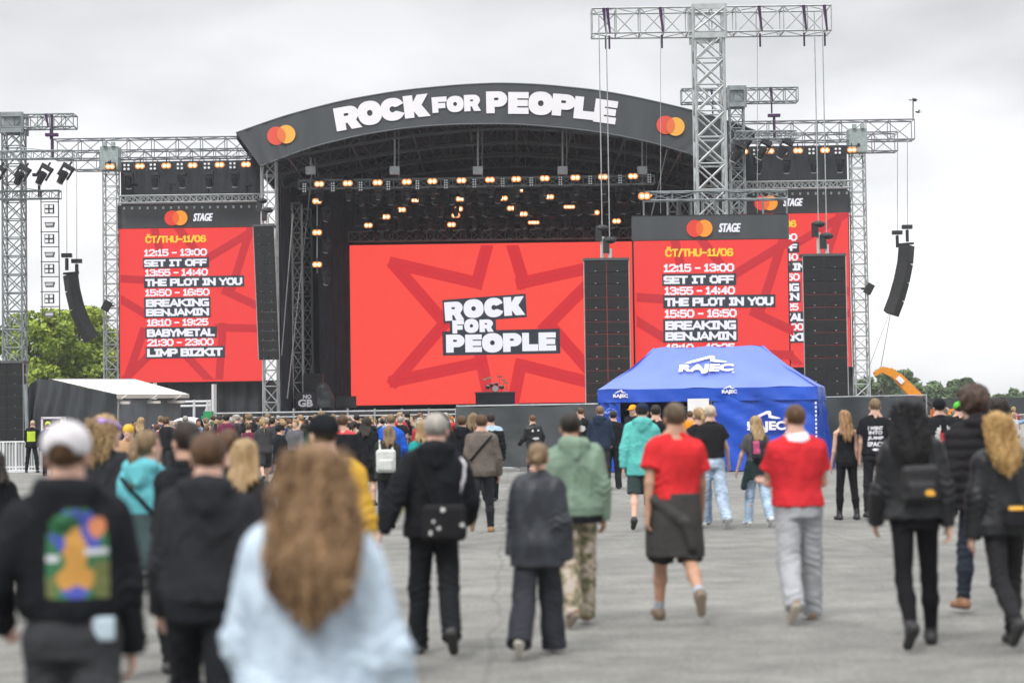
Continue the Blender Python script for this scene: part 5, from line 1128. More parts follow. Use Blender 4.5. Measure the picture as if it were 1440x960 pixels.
# ------------------------------------------------------------------ blue tent
YL, YR = 58.9, 57.5
FL, FR = Vector((GX(842, YL), YL, 0)), Vector((GX(1152, YR), YR, 0)); U = (FR - FL).normalized(); D = Vector((-U.y, U.x, 0)); DEP = 3.5; BL, BR = FL + D * DEP, FR + D * DEP
ZE, ZV, ZR = 2.44, 2.06, 3.70; up = Vector((0, 0, 1))
def on_ridge(px): 
    p = ray_plane(px, 485, FL + D * DEP / 2, D); return p
RL, RR = on_ridge(920), on_ridge(1072); RL.z = RR.z = ZR; 
tent = empty('gazebo_tent', (FL + BR) / 2, 'bright blue pop up tent with white lettering and a hipped roof', 'tent')
BLU = mat('tent_blue_skylit', (.13, .20, .64), .45, 0, .06, .8, .3, 1.4); BLW = mat('tent_blue_wall', (.010, .075, .50), .45, 0, .14, .8, 1.0, 2.2); BLD = mat('tent_blue_shaded', (.010, .020, .09), .8)  # canopy blue has sky light painted in, back wall blue the shade inside
def gridpatch(a, b, c, d, nu, nv, fn=None):                # a-b bottom, d-c top
    V = []; n = (b - a).cross(d - a).normalized()
    for i in range(nu + 1):
        for j in range(nv + 1):
            u, v = i / nu, j / nv; p = a.lerp(b, u).lerp(d.lerp(c, u), v); p = p + n * (fn(u, v) if fn else 0); V.append(p)
    return V, [(i * (nv + 1) + j, (i + 1) * (nv + 1) + j, (i + 1) * (nv + 1) + j + 1, i * (nv + 1) + j + 1) for i in range(nu) for j in range(nv)]
ez = up * ZE; m = MB(); sag = lambda u, v: -.09 * math.sin(math.pi * v) * (1 - .3 * math.sin(math.pi * u)) + .022 * math.sin(u * 17 + v * 6) + .012 * math.sin(u * 31 - v * 14)
o_ = .06
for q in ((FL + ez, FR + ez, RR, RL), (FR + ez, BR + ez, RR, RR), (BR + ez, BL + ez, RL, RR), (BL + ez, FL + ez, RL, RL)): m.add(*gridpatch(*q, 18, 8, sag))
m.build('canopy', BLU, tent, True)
m = MB(); wr = lambda u, v: .022 * math.sin(u * 40 + v * 4) * (1 - v) + .03 * math.sin(u * 9) * (1 - v)
for a, b in ((FL, FR), (FR, BR), (BR, BL), (BL, FL)): m.add(*gridpatch(a + up * ZV, b + up * ZV, b + ez, a + ez, 40, 4, wr))
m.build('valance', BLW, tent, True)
def fpt(px): p = ray_plane(px, 600, FL, D); p.z = 0; return p
wl = lambda u, v: .06 * math.sin(u * 13 + v * 7) * math.sin(math.pi * v) + .025 * math.sin(u * 29 - v * 11) * (1 - v) + .05 * math.sin((u + 1.3 * v) * 19) * v
def wall(a, b, name='wall_panel', mm=BLW, off=.03): 
    q = D * off; V, Fc = gridpatch(a + q + up * .03, b + q + up * .03, b + q + up * (ZV + .15), a + q + up * (ZV + .15), 26, 14, wl); return mesh_obj(name, V, Fc, mm, tent, None, True)
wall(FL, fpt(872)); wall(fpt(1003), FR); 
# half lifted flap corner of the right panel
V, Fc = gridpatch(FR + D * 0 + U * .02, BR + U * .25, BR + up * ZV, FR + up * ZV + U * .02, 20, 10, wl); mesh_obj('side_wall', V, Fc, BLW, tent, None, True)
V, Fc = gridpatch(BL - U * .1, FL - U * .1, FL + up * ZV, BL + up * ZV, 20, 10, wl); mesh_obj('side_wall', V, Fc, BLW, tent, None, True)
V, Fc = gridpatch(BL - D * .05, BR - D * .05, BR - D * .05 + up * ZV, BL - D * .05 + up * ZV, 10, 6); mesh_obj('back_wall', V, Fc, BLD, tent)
for q in (FL + U * .05 + D * .12, FR - U * .05 + D * .12, BL + U * .1 - D * .15, BR - U * .1 - D * .15, fpt(1000) + D * .12):
    m = MB(); m.bar(q, q + up * ZE, .03, 0, 6); m.box(q + up * .02, (.14, .14, .03)); m.build('leg', mat('tent_leg', (.55, .56, .58), .4, .4), tent)
m = MB(); q = FR - D * .02; 
for i in range(14): m.box(q + up * (.4 + i * .12) + U * -.06, (.05, .02, .07))
m.build('zip_tape', PRW, tent)
def logo(mb, c, ux, uy, wd, off_n, swoosh=True):           # wordmark with the mountain swoosh above
    T, Fc = text2d('RAJEC', .05); hh = wd * .30
    mb.add([c + ux * ((u - .5) * wd) + uy * ((v - .5) * hh) + off_n for u, v in T], Fc)
    mb.add([c + ux * (wd * (.505 + .02 * math.cos(i * .785))) + uy * (-hh * .42 + wd * .02 * math.sin(i * .785)) + off_n for i in range(8)], [tuple(range(8))])
    S_ = [(-.42, .22), (-.30, .32), (-.12, .42), (.02, .50), (.10, .50), (.13, .46), (.13, .36), (.20, .33), (.32, .29), (.38, .25), (.28, .24), (.14, .25), (.06, .28), (.05, .36), (.03, .40), (-.08, .35), (-.22, .27), (-.34, .22)]
    Tt, F2 = tess([[(x, y) for x, y in S_][::-1]]); mb.add([c + ux * (x * wd) + uy * (y * wd * .82 + .01) + off_n for x, y in Tt], F2)
n_ = (FR - FL).cross(RL - FL - ez).normalized(); c = ray_plane(992, 517, FL + ez, n_); vy = n_.cross(U).normalized()
def skin_pt(c, n, off=.03): return c
m = MB(); logo(m, ray_plane(993, 519, FL + ez, n_), U, vy, 1.62, n_ * (.02 if n_.z > 0 else -.02)); m.build('roof_lettering', PRW, tent)
m = MB()
for px, py in ((873, 557), (1026, 551)): logo(m, ray_plane(px, py, FL, D), U, up, .44, -D * .05)
m.build('valance_lettering', PRW, tent)
m = MB(); logo(m, ray_plane(1078, 600, FL, D), U, up, 1.12, -D * .04); m.build('wall_lettering', PRW, tent)
m = MB(); logo(m, ray_plane(859, 580, FL, D), U, up, .36, -D * .02); m.build('wall_lettering', mat('pale_print', (.25, .35, .75), .7), tent)
a, b = fpt(968), fpt(998); o = MB().slab([a - D * .06 + up * 1.62, b - D * .06 + up * 1.62, b - D * .06 + up * 2.14, a - D * .06 + up * 2.14], -D * .02).build('price_board', WHT); tag(o, 'blank white board hanging in the tent entrance', 'sign')
q = (fpt(930) + D * 2.4); m = MB(); m.box(q + up * .45, (1.6, .6, .9), 0, Matrix.Rotation(math.atan2(U.y, U.x), 3, 'Z')); m.box(q + up * .92, (1.75, .7, .05), 1, Matrix.Rotation(math.atan2(U.y, U.x), 3, 'Z')); tag(m.build('serving_counter', [mat('counter_dark', (.02, .03, .06), .6), mat('counter_top', (.25, .25, .27), .5)]), 'dark serving counter inside the blue tent', 'counter')
q = (fpt(960) + D * 2.9); m = MB(); m.box(q + up * .95, (1.2, .6, 1.9)); [m.box(q + up * (.3 + i * .4) - D * .31, (1.1, .03, .04), 1) for i in range(5)]; tag(m.build('drink_fridge', [mat('fridge_dark', (.03, .035, .04), .3), STEEL]), 'tall dark fridge at the back of the blue tent', 'fridge')

# ------------------------------------------------------------------ telescopic boom behind the right fence
ORG = mat('boom_orange', (.75, .28, .02), .45, 0, .08)
r = empty('telescopic_handler', P(1310, 580, 88), 'orange telescopic boom lift raised behind the right fence', 'lift vehicle')
def beam(m, a, b, w0, w1, mi=0):
    a, b = Vector(a), Vector(b); d = (b - a).normalized(); s_ = Vector((0, 1, 0)); n = d.cross(s_).normalized()
    m.hexa([a + s_ * (-w0 / 2) - n * w0 / 2, a + s_ * (w0 / 2) - n * w0 / 2, a + s_ * (w0 / 2) + n * w0 / 2, a - s_ * (w0 / 2) + n * w0 / 2, b - s_ * (w1 / 2) - n * w1 / 2, b + s_ * (w1 / 2) - n * w1 / 2, b + s_ * (w1 / 2) + n * w1 / 2, b - s_ * (w1 / 2) + n * w1 / 2], mi)
m = MB(); beam(m, P(1292, 561, 88), P(1262, 530, 88), .46, .40); beam(m, P(1264, 532, 88), P(1250, 521, 88), .34, .32); m.build('main_boom', ORG, r)
m = MB(); beam(m, P(1253, 524, 88), P(1240, 519, 88), .34, .26); beam(m, P(1243, 519, 88), P(1229, 526, 88), .24, .18); m.build('boom_head', ORG, r)
m = MB(); a, b = P(1270, 538, 87.74), P(1262, 530, 87.74); n = Vector((.7, 0, .7)); m.slab([a - n * .11, b - n * .11, b + n * .11, a + n * .11], (0, -.02, 0)); m.build('boom_label', PRW, r)
m = MB(); m.bar(P(1296, 566, 88), P(1270, 540, 88.3), .06, 0, 8); m.bar(P(1310, 570, 88), P(1292, 555, 88), .08, 0, 6); m.build('lift_ram', FIX, r)
m = MB(); c = P(1318, 578, 88); m.box((c.x, 88, .95), (3.4, 1.9, .7)); m.box((c.x + .5, 88.3, 1.5), (1.3, .9, .5)); m.box((c.x - 1.1, 88, 1.75), (.5, .6, .5)); m.build('chassis', ORG, r)
for dx in (-1.2, 1.2):
    for dy in (-.95, .95): m = MB(); m.disc((c.x + dx, 88 + dy, .55), (0, 1, 0), .55, .4, 0, 18); m.disc((c.x + dx, 88 + dy - .02, .55), (0, 1, 0), .28, .42, 1, 12); m.build('wheel', [RUBB, ORG], r)
# wind vane and bird
p = P(1284, 168, 102); m = MB(); m.bar(p, P(1284, 138, 102), .03); m.bar(p + Vector((-.2, 0, 1.0)), p + Vector((.25, 0, 1.0)), .025); m.ell(p + Vector((.12, 0, 1.0)), (.1, .03, .09)); tag(m.build('wind_gauge', FIX), 'thin wind gauge mast on the right end of the top truss', 'wind gauge')
p = P(1291, 158, 110); m = MB(); m.ell(p, (.22, .10, .09), 0, 10, 6); m.ell(p + Vector((-.2, 0, .06)), (.08, .07, .07), 0, 8, 5); m.slab([p, p + Vector((.18, .5, .16)), p + Vector((-.05, .45, .14))], (0, 0, .02)); m.slab([p, p + Vector((.18, -.5, .16)), p + Vector((-.05, -.45, .14))], (0, 0, .02)); m.slab([p + Vector((.18, .04, 0)), p + Vector((.42, .08, 0)), p + Vector((.42, -.08, 0)), p + Vector((.18, -.04, 0))], (0, 0, .02)); m.V = [tuple(p + (Vector(v) - p) * .55) for v in m.V]; tag(m.build('bird', mat('dark_feathers', (.02, .02, .02), .8)), 'small dark bird flying right of the stage', 'bird')

# ------------------------------------------------------------------ trees
def leafmat(c0, c1, seed): 
    m = mat('leaves_%d' % seed, c0, .7, 0, 0, .45, 0, 1, None, .3, c1, seed); return m
def tree(label, px, Y, ytop, wpx, n, leaf, m, group, zlow=.18, name='deciduous_tree'):
    x = GX(px, Y); H = P(px, ytop, Y).z; R = wpx * Y / F_PX / 2; r = empty(name, (x, Y, 0), label, 'tree', group); R_ = np.random.default_rng(int(px) + int(Y))
    mb = MB(); mb.bar((x, Y, 0), (x + R * .05, Y, H * .45), H * .028, 0, 8, H * .018); mb.bar((x + R * .05, Y, H * .45), (x, Y, H * .8), H * .018, 0, 6, H * .006); tips = []
    for i in range(9):
        a = R_.uniform(0, 6.28); z0_ = H * R_.uniform(.22, .6); e = Vector((x + math.cos(a) * R * .65, Y + math.sin(a) * R * .65, z0_ + H * R_.uniform(.12, .28))); mb.bar((x, Y, z0_), e, H * .011, 0, 5, H * .004); tips.append(e)
    mb.build('trunk', mat('bark', (.09, .07, .055), .9, 0, .3, 3), r)
    nc = max(10, n // 140); cl = []
    for i in range(nc):
        a, t = R_.uniform(0, 6.28), R_.uniform(zlow, 1); rr = R * math.sqrt(max(0, 1 - ((t - .48) / .56) ** 2)) * R_.uniform(.45, .98); cl.append((x + math.cos(a) * rr, Y + math.sin(a) * rr, H * t * .95, R * R_.uniform(.18, .34)))
    cl = np.array(cl); w_ = cl[:, 3] ** 2; k = R_.choice(nc, n, p=w_ / w_.sum()); d = R_.normal(size=(n, 3)); d /= np.linalg.norm(d, axis=1)[:, None]; d *= R_.uniform(.35, 1, (n, 1)) ** .5; C_ = cl[k, :3] + d * cl[k, 3:4] * np.array([1, 1, .75]); C_[:, 2] = np.clip(C_[:, 2], .3, H)
    a = R_.normal(size=(n, 3)); a[:, 2] *= .7; a /= np.linalg.norm(a, axis=1)[:, None]; b = np.cross(a, R_.normal(size=(n, 3))); b /= np.linalg.norm(b, axis=1)[:, None]; s_ = leaf * R_.uniform(.6, 1.3, (n, 1))
    V = np.concatenate([C_ - a * s_, C_ - b * s_ * .55, C_ + a * s_, C_ + b * s_ * .55], 1).reshape(-1, 3); mesh_obj('crown', V, np.arange(4 * n).reshape(-1, 4), m, r); return r
LG1, LG2, LG3 = leafmat((.16, .24, .03), (.42, .50, .08), 1), leafmat((.09, .15, .03), (.24, .32, .06), 2), leafmat((.11, .17, .08), (.19, .26, .13), 3)  # LG3: distance haze is mixed into the paler leaf colours
tree('big bright green tree behind the left wing tower and curved speaker', 112, 150, 428, 120, 15000, .21, LG1, 'trees behind the left wing')
tree('bright green tree behind the light ladder left of the stage', 55, 146, 432, 110, 13000, .21, LG1, 'trees behind the left wing')
tree('bright green tree cut by the left photo edge', -6, 152, 452, 110, 11000, .21, LG2, 'trees behind the left wing')
tree('green tree beside the left screen edge behind the marquee', 160, 158, 470, 90, 8000, .21, LG1, 'trees behind the left wing')
far = [(1228, 260, 528, 50), (1247, 250, 518, 46), (1268, 265, 522, 48), (1290, 270, 533, 50), (1312, 280, 545, 46), (1334, 285, 546, 40), (1356, 275, 533, 40), (1374, 282, 541, 34), (1396, 290, 556, 34), (1416, 285, 545, 32), (1440, 290, 552, 34), (1210, 270, 535, 50)]
nm = ['behind the right wing tower foot', 'rising highest behind the boom head', 'behind the middle of the orange boom', 'right of the orange boom', 'in the dip of the far tree line', 'left of the far round tree', 'round and taller, alone above the far tree line', 'right of the far round tree', 'low at the far tree line', 'small and pale near the right edge', 'cut by the right photo edge', 'hidden behind the right speaker array']
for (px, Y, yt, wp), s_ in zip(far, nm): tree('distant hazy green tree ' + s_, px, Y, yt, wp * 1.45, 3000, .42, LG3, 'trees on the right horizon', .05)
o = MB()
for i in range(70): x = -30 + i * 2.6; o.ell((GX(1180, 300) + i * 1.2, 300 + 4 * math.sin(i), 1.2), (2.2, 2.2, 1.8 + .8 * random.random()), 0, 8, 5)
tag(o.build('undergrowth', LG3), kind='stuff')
# ------------------------------------------------------------------ the walking people
BK, CH, NV, DG = (.014, .015, .018), (.032, .034, .038), (.02, .03, .06), (.05, .055, .06)
HBR, HDK, HBL, HSB, HGR = ((.05, .025, .012), (.13, .07, .035)), ((.012, .009, .007), (.03, .022, .016)), ((.20, .12, .05), (.45, .32, .17)), ((.11, .07, .035), (.26, .18, .10)), ((.22, .20, .18), (.45, .42, .38))
W1 = ((24, 10), (-18, 24)); W2 = ((-20, 30), (20, 6)); W3 = ((10, 6), (-14, 40)); ST = ((3, 4, 4), (-3, 4, 4))
def ring(cx, cz, rx, rz): return lambda x, y, z, b: b & (((x - cx + .06 * rx * np.sin(z * 120)) / rx) ** 2 + ((z - cz + .06 * rz * np.sin(x * 130)) / rz) ** 2 < 1)
def boxr(x0, x1, z0, z1): return lambda x, y, z, b: b & (x > x0) & (x < x1) & (z > z0) & (z < z1)
pr = lambda n, c: mat('print_' + n, c, .75)
# 1 white cap, printed hoodie
i1 = add_person('cap', px=104, top_px=600, s=372, lean=.02, bulk=1.04, skin='fair', hair=('buzz', *HBR), hat=('capback', (.62, .60, .62)), top=('hoodie', BK), hood=True, bottom=('baggy', CH, 'denim'), legs=W3, arms=((-14, 40, 70, 20), (2, 10, 14, 0)), head=(-6, 4), hem=1.0, ease=.042,
    patch=[(lambda x, y, z, b: b & (np.abs(x - .035) < .118) & (z > 1.09) & (z < 1.43 - 1.4 * np.maximum(0, np.abs(x - .035) - .045)), pr('green', (.03, .15, .06))), (ring(.035, 1.34, .10, .085), pr('blue', (.06, .08, .40))), (ring(-.01, 1.37, .06, .045), pr('forest', (.025, .13, .05))), (ring(.11, 1.36, .032, .04), pr('coral', (.60, .22, .10))), (ring(.03, 1.26, .045, .10), pr('amber', (.55, .28, .06))),
           (ring(.03, 1.16, .075, .055), pr('amber', (.55, .28, .06))), (boxr(-.085, -.04, 1.09, 1.17), pr('moss', (.14, .16, .05))), (boxr(.10, .155, 1.09, 1.23), pr('moss', (.14, .16, .05))), (boxr(.07, .15, 1.25, 1.275), pr('pale', (.62, .62, .66))), (boxr(-.08, -.03, 1.23, 1.255), pr('pale', (.62, .62, .66))), (ring(.03, 1.11, .05, .02), pr('blue', (.06, .08, .40)))],
    label='man in white cap and black hoodie with a colourful arched back print')
G = Grid((.05, -.30, .72), (.24, .0, 1.02), .01); G.rbox((.13, back_y(i1, 1.02) + .06, .965 + i1['dz']), (.045, .02, .05), .012); extra(i1, 'folded_paper', G, mat('pale_blue_paper', (.45, .55, .62), .7), False, 'pale blue folded paper in the back pocket of the capped man', 'paper')
# 2 woman with lavender headband, behind him
i2 = add_person('band', px=152, top_px=586, s=186, sex='f', skin='fair', hair=('long', *HBL, 1.36), hairw=.75, top=('jacket', CH), bottom=('slim', BK), legs=W2, head=(-35, 0), label='blonde woman with a lavender headband beside the white capped man')
add_locks(i2, 120, .006, *HBL); G = Grid(i2['hc'] - .2, i2['hc'] + .2, .009); hq = i2['HW'](0, -.016, .03); G.ell(hq, (.112, .132, .122), .01); G.cut(lambda X, Y, Z: np.abs(Z - hq[2] - .02 + .35 * (Y - hq[1])) - .022 + 0 * X); extra(i2, 'headband', G, cloth((.45, .30, .62)))
# 3 turquoise windbreaker
i3 = add_person('turq', px=207, top_px=607, feet=947, sex='f', skin='fair', hair=('pony', *HSB, 1.34), top=('jacket', (.12, .42, .47)), hood=True, ease=.05, hem=.78, bottom=('slim', BK, 'denim'), legs=((-20, 34), (14, 6)), shoe=('low', (.05, .05, .055)), head=(-30, 3), arms=((10, 8, 20, 0), (-6, 10, 14, 0)),
    patch=[(lambda x, y, z, b: z < 1.17, cloth((.055, .085, .088)))], label='woman in turquoise and grey windbreaker with a blonde ponytail')
sling(i3, BK, 'thin black bag strap across the turquoise windbreaker', (0, 1.1), (0, 0, 0), ((-.12, 1.42), (.16, 1.12)), name='bag_strap')
# 4 man, charcoal hoodie
i4 = add_person('char', px=287, top_px=611, s=305, bulk=1.04, skin='fair', hair=('short', *HBR), top=('hoodie', (.026, .027, .031)), hood=True, hem=.94, bottom=('trousers', BK), legs=W1, arms=((6, 12, 20, 0), (-8, 12, 16, 0)), label='man in plain charcoal hoodie walking left of the denim jacket woman')
# 5-6 heads around him
add_person('blo', px=343, top_px=620, s=215, sex='f', skin='fair', hair=('long', *HBL, 1.30), hairw=.8, top=('jacket', CH), bottom=('slim', BK), legs=W2, label='blonde long haired woman in dark jacket just right of the charcoal hoodie man')
i6 = add_person('bunh', px=270, top_px=595, s=235, sex='f', skin='mid', hair=('bun', *HDK), top=('jacket', BK), bottom=('slim', BK), legs=W1, head=(48, 0), label='dark haired woman with a high bun, face turned left, before the charcoal hoodie man')
add_person('brn', px=318, top_px=606, s=190, skin='fair', hair=('short', *HBR), top=('tshirt', BK), bottom=('trousers', NV), legs=W1, label='brown haired man in black shirt behind the charcoal hoodie man')
# 7 denim jacket woman, nearest
i7 = add_person('denim', px=437, top_px=631, s=462, sex='f', bulk=1.05, skin='fair', hair=('long', (.085, .045, .022), (.30, .185, .095), 1.19), hairw=1.0, top=('over', (.40, .48, .58), 'denim'), ease=.062, hem=.97, bottom=('trousers', BK), legs=W1, arms=((8, 20, 26, 10), (-4, 22, 24, 10)), patch=[(lambda x, y, z, b: np.abs(z - 1.02) < .005, cloth((.30, .37, .46)))], label='nearest woman in pale blue denim jacket with long wavy brown hair')
add_locks(i7, 520, .0055, (.10, .055, .028), (.36, .22, .115), (.18, .5), 5, .017, .2)
add_locks(i7, 220, .0035, (.20, .12, .06), (.48, .32, .18), (.10, .34), 8, .026, .6)
# 8 black cap, yellow jacket
i8 = add_person('yel', px=456, top_px=586, s=224, bulk=1.14, skin='fair', hair=('short', *HDK), hat=('cap', BK), ease=.06, top=('jacket', (.62, .36, .05)), bottom=('trousers', BK), legs=W1, head=(42, 0), arms=((0, 14, 14, 0), (0, 16, 12, 0)), label='man in black cap and mustard yellow jacket hidden behind the denim jacket woman')
# 9 black track jacket with bag
def stripe(x, y, z, b): return (x > .20) & (np.abs(y - (-.045 - .25 * np.maximum(0, 1.38 - z))) < .020) & (z > 1.10)
i9 = add_person('track', px=612, top_px=583, feet=918, bulk=1.06, skin='fair', hair=('short', *HGR), top=('jacket', BK), hood=True, hem=.86, bottom=('trousers', BK), yaw=4, legs=((9, 4, 3), (-14, 30, 2)), arms=((-18, 40, 6, -8), (10, 22, 48, 10)), label='grey haired man in black track jacket with white sleeve stripes and a bag',
    patch=[(stripe, pr('white', (.78, .76, .82)))])
for i in (0, 1):
    j = i9['J'][i]; G = Grid(j['wri'] - .12, j['wri'] + .12, .01); G.cap(j['wri'] - j['hd'] * .03, j['wri'] + j['hd'] * .028, .052, .052, .01, True); extra(i9, 'cuff', G, pr('white', (.78, .76, .82)))
sling(i9, (.018, .018, .02), 'black shoulder bag with small round badges on the grey haired man', (.07, .965), (.165, .06, .135), ((-.14, 1.46), (.0, 1.08)), [(ring(-.01, .98, .015, .015), pr('badge', (.55, .56, .55))), (ring(.03, .93, .014, .014), pr('badge', (.55, .56, .55))), (ring(-.03, .90, .016, .016), pr('badge', (.55, .56, .55))), (ring(.20, .95, .018, .018), pr('badge', (.55, .56, .55))), (ring(.06, 1.06, .016, .016), pr('badge', (.55, .56, .55)))])
# 10 leather jacket girl, 11 green hoodie
add_person('girl', px=757, top_px=625, feet=920, sex='f', skin='fair', hair=('bun', *HSB), top=('over', (.030, .034, .042), 'leather'), ease=.062, hem=.73, bottom=('wide', (.036, .038, .046)), yaw=-8, legs=((-12, 26), (15, 4)), shoe=('low', (.72, .70, .66), (.6, .58, .52)), arms=((4, 12, 12, 0), (-4, 12, 12, 0)), label='short girl in oversized black leather jacket with a low blonde bun')
i11 = add_person('green', px=812, top_px=582, feet=878, bulk=1.16, skin='tan', hair=('short', *HDK), top=('hoodie', (.20, .285, .215)), hood=True, hem=.89, ease=.05, bottom=('baggy', (.23, .19, .14), 'camo', (.44, .38, .32)), legs=((-14, 14), (12, 8)), shoe=('low', (.20, .09, .05), (.35, .3, .25)), arms=((4, 14, 22, 0), (-6, 16, 18, 0)), label='man in pale green hoodie and camouflage trousers beside the short girl',
    patch=[(lambda x, y, z, b: b & (((x - .03) / .10) ** 2 + ((z - 1.22) / .09) ** 2 < 1) & (np.sin(x * 90 + 3 * np.sin(z * 60)) * np.sin(z * 110) > -.2), pr('moss_green', (.14, .22, .15)))])
G = Grid((-.4, -.4, .8), (.4, .4, 1.2), .014); z9 = .89 + i11['dz']; G.loft([(z9 - .055, 0, i11['tl'](z9), .225, .172), (z9 + .02, 0, i11['tl'](z9), .225, .172)], .01); extra(i11, 'undershirt', G, cloth(BK))
# 12 red shirt with jacket round the waist
i12 = add_person('red1', px=951, top_px=568, feet=872, bulk=1.10, skin='tan', hair=('short', (.06, .04, .025), (.14, .10, .065)), top=('tshirt', (.60, .030, .035)), hem=.98, bottom=('shorts', (.04, .04, .042)), yaw=6, legs=((14, 4), (-14, 40)), shoe=('low', (.16, .11, .075), (.28, .22, .17)), arms=((-10, 13, 8, 0), (8, 12, 18, 0)), label='man in red t-shirt with a dark jacket tied round his waist')
dz = i12['dz']; G = Grid((-.45, -.45, .35), (.45, .45, 1.15), .013); G.loft([(.52 + dz, .0, .0, .235, .20), (.62 + dz, 0, 0, .232, .20), (.82 + dz, 0, 0, .225, .185), (1.0 + dz, 0, .0, .198, .158), (1.03 + dz, 0, .0, .190, .152)], .02); G.cap((-.19, -.10, .98 + dz), (.04, -.205, .80 + dz), .03, .045, .03); G.cap((.04, -.205, .80 + dz), (.10, -.21, .60 + dz), .045, .03, .03); extra(i12, 'tied_jacket', G, cloth((.052, .05, .048)), wv=.012)
for i in (0, 1):
    j = i12['J'][i]; G = Grid(j['ank'] - .2, j['ank'] + .2, .01); G.cap(j['ank'] - j['up'] * .01, j['ank'] + (j['kne'] - j['ank']) * .20, .045, .045, .01, True); extra(i12, 'sock', G, cloth((.36, .38, .42)))
# 13 red shirt with white collar
i13 = add_person('red2', px=1126, top_px=570, feet=872, bulk=1.10, skin='fair', hair=('buzz', *HBR), top=('tshirt', (.56, .028, .036)), hem=.93, bottom=('baggy', (.36, .37, .39)), yaw=3, legs=((-14, 26, 3), (13, 4, 4)), shoe=('low', (.24, .15, .09), (.5, .45, .38)), arms=((20, 10, 70, 5), (16, 12, 75, 5)), label='man in red shirt with white collar and light grey sweatpants')
G = Grid(i13['hc'] - (.2, .2, .35), i13['hc'] + (.2, .2, .0), .009); G.cap((0, i13['tl'](1.46) - .012, 1.468 + i13['dz']), (i13['hc'][0] * .9, i13['tl'](1.5) - .012, 1.522 + i13['dz']), .112, .088, .01, True); extra(i13, 'collar', G, pr('white', (.78, .76, .82)))
# 14-16 right group
i14 = add_person('blackhair', px=1290, top_px=563, feet=908, sex='f', skin='fair', hair=('long', (.008, .008, .009), (.022, .021, .023), 1.25), hairw=1.05, top=('jacket', (.017, .018, .020), 'leather'), ease=.045, hem=.91, bottom=('leggings', (.010, .010, .012)), yaw=2, legs=((-16, 26, 4), (15, 5, 5)), shoe=('boot', (.02, .02, .022)), arms=((8, 16, 26, 4), (-10, 20, 12, 0)), label='woman with very long black hair, black leather jacket and leggings')
add_locks(i14, 300, .0055, (.007, .007, .008), (.03, .029, .032), (.2, .5)); add_locks(i14, 70, .004, (.007, .007, .008), (.03, .029, .032), (.1, .3), 9, .02, .6)
backpack(i14, (.02, .02, .022), 1.02, 1.30, .27, .11, 'small black backpack with a yellow oval logo on the black haired woman', 'leather', [(ring(.05, 1.10, .034, .022), pr('yellow', (.75, .38, .04)))])
i15 = add_person('puffer', px=1383, top_px=548, feet=862, bulk=1.12, skin='fair', hair=('curly', (.028, .016, .012), (.09, .055, .04)), top=('puffer', (.020, .019, .021)), hood=True, bottom=('slim', (.022, .028, .045), 'denim'), legs=((12, 6), (-10, 18)), shoe=('boot', (.28, .14, .07), (.15, .09, .05)), arms=((-4, 14, 10, 0), (6, 14, 14, 0)), label='tall curly haired man in black puffer jacket and tan boots')
i16 = add_person('blonde_r', px=1416, top_px=582, feet=906, sex='f', bulk=1.08, skin='fair', hair=('long', (.24, .13, .04), (.52, .34, .13), 1.30), hairw=.85, top=('jacket', (.016, .017, .019), 'leather'), bottom=('slim', (.014, .014, .016), 'denim'), legs=((-16, 30), (12, 4)), shoe=('boot', (.03, .03, .03)), arms=((-4, 18, 10, 0), (6, 14, 14, 0)), label='golden blonde woman in black jacket at the right photo edge')
add_locks(i16, 240, .0055, (.30, .17, .055), (.60, .40, .17)); add_locks(i16, 60, .004, (.30, .17, .055), (.60, .40, .17), (.1, .25), 9, .018, .6)
G = Grid((-.3, -.45, .9), (.35, .1, 1.15), .012); yb = back_y(i16, 1.0); G.rbox((.05, yb - .045, .98 + i16['dz']), (.15, .05, .09), .04); extra(i16, 'waist_bag', G, cloth((.018, .018, .02)), False, 'black waist bag with yellow trim worn by the golden blonde woman', 'bag', .004, None, [(boxr(-.08, .04, 1.035, 1.06), pr('yellow', (.75, .38, .04))), (boxr(.11, .2, 1.04, 1.07), pr('yellow', (.75, .38, .04)))])

# ---- people further on
i20 = add_person('teal', px=903, top_px=568, feet=744, bulk=1.08, skin='fair', hair=('short', *HDK), hat=('capback', NV), top=('jacket', (.11, .46, .43)), hood=True, hem=.74, bottom=('shorts', (.04, .06, .06)), legs=((-10, 22), (10, 4)), shoe=('low', (.03, .03, .03)), arms=((-8, 16, 4, 0), (6, 12, 20, 0)), label='man in navy cap and mint green raincoat walking to the blue tent')
add_person('tshade', px=922, top_px=570, s=78, skin='fair', hair=('short', *HDK), top=('tshirt', BK), bottom=('trousers', BK), legs=W1, label='dark haired man in black just beyond the mint raincoat')
i21 = add_person('blacktop', px=1003, top_px=570, feet=742, sex='f', skin='fair', hair=('buzz', (.45, .36, .26), (.6, .5, .38)), top=('poncho', (.016, .016, .018)), hem=1.0, sleeve=.5, ease=.05, bottom=('baggy', (.32, .40, .50), 'denim'), legs=((14, 6), (-14, 20)), shoe=('low', (.62, .6, .56), (.6, .6, .6)), arms=((-6, 14, 6, 0), (8, 34, 16, 0)), head=(-20, 0), label='short haired blonde person in black top and pale jeans before the tent')
add_person('jeansb', px=985, top_px=574, feet=738, sex='f', skin='fair', hair=('pony', *HBL, 1.30), top=('tshirt', BK), bottom=('trousers', (.20, .28, .42), 'denim'), legs=W2, shoe=('low', (.5, .5, .5)), head=(30, 0), label='ponytailed blonde woman in black shirt left of the pale jeans person')
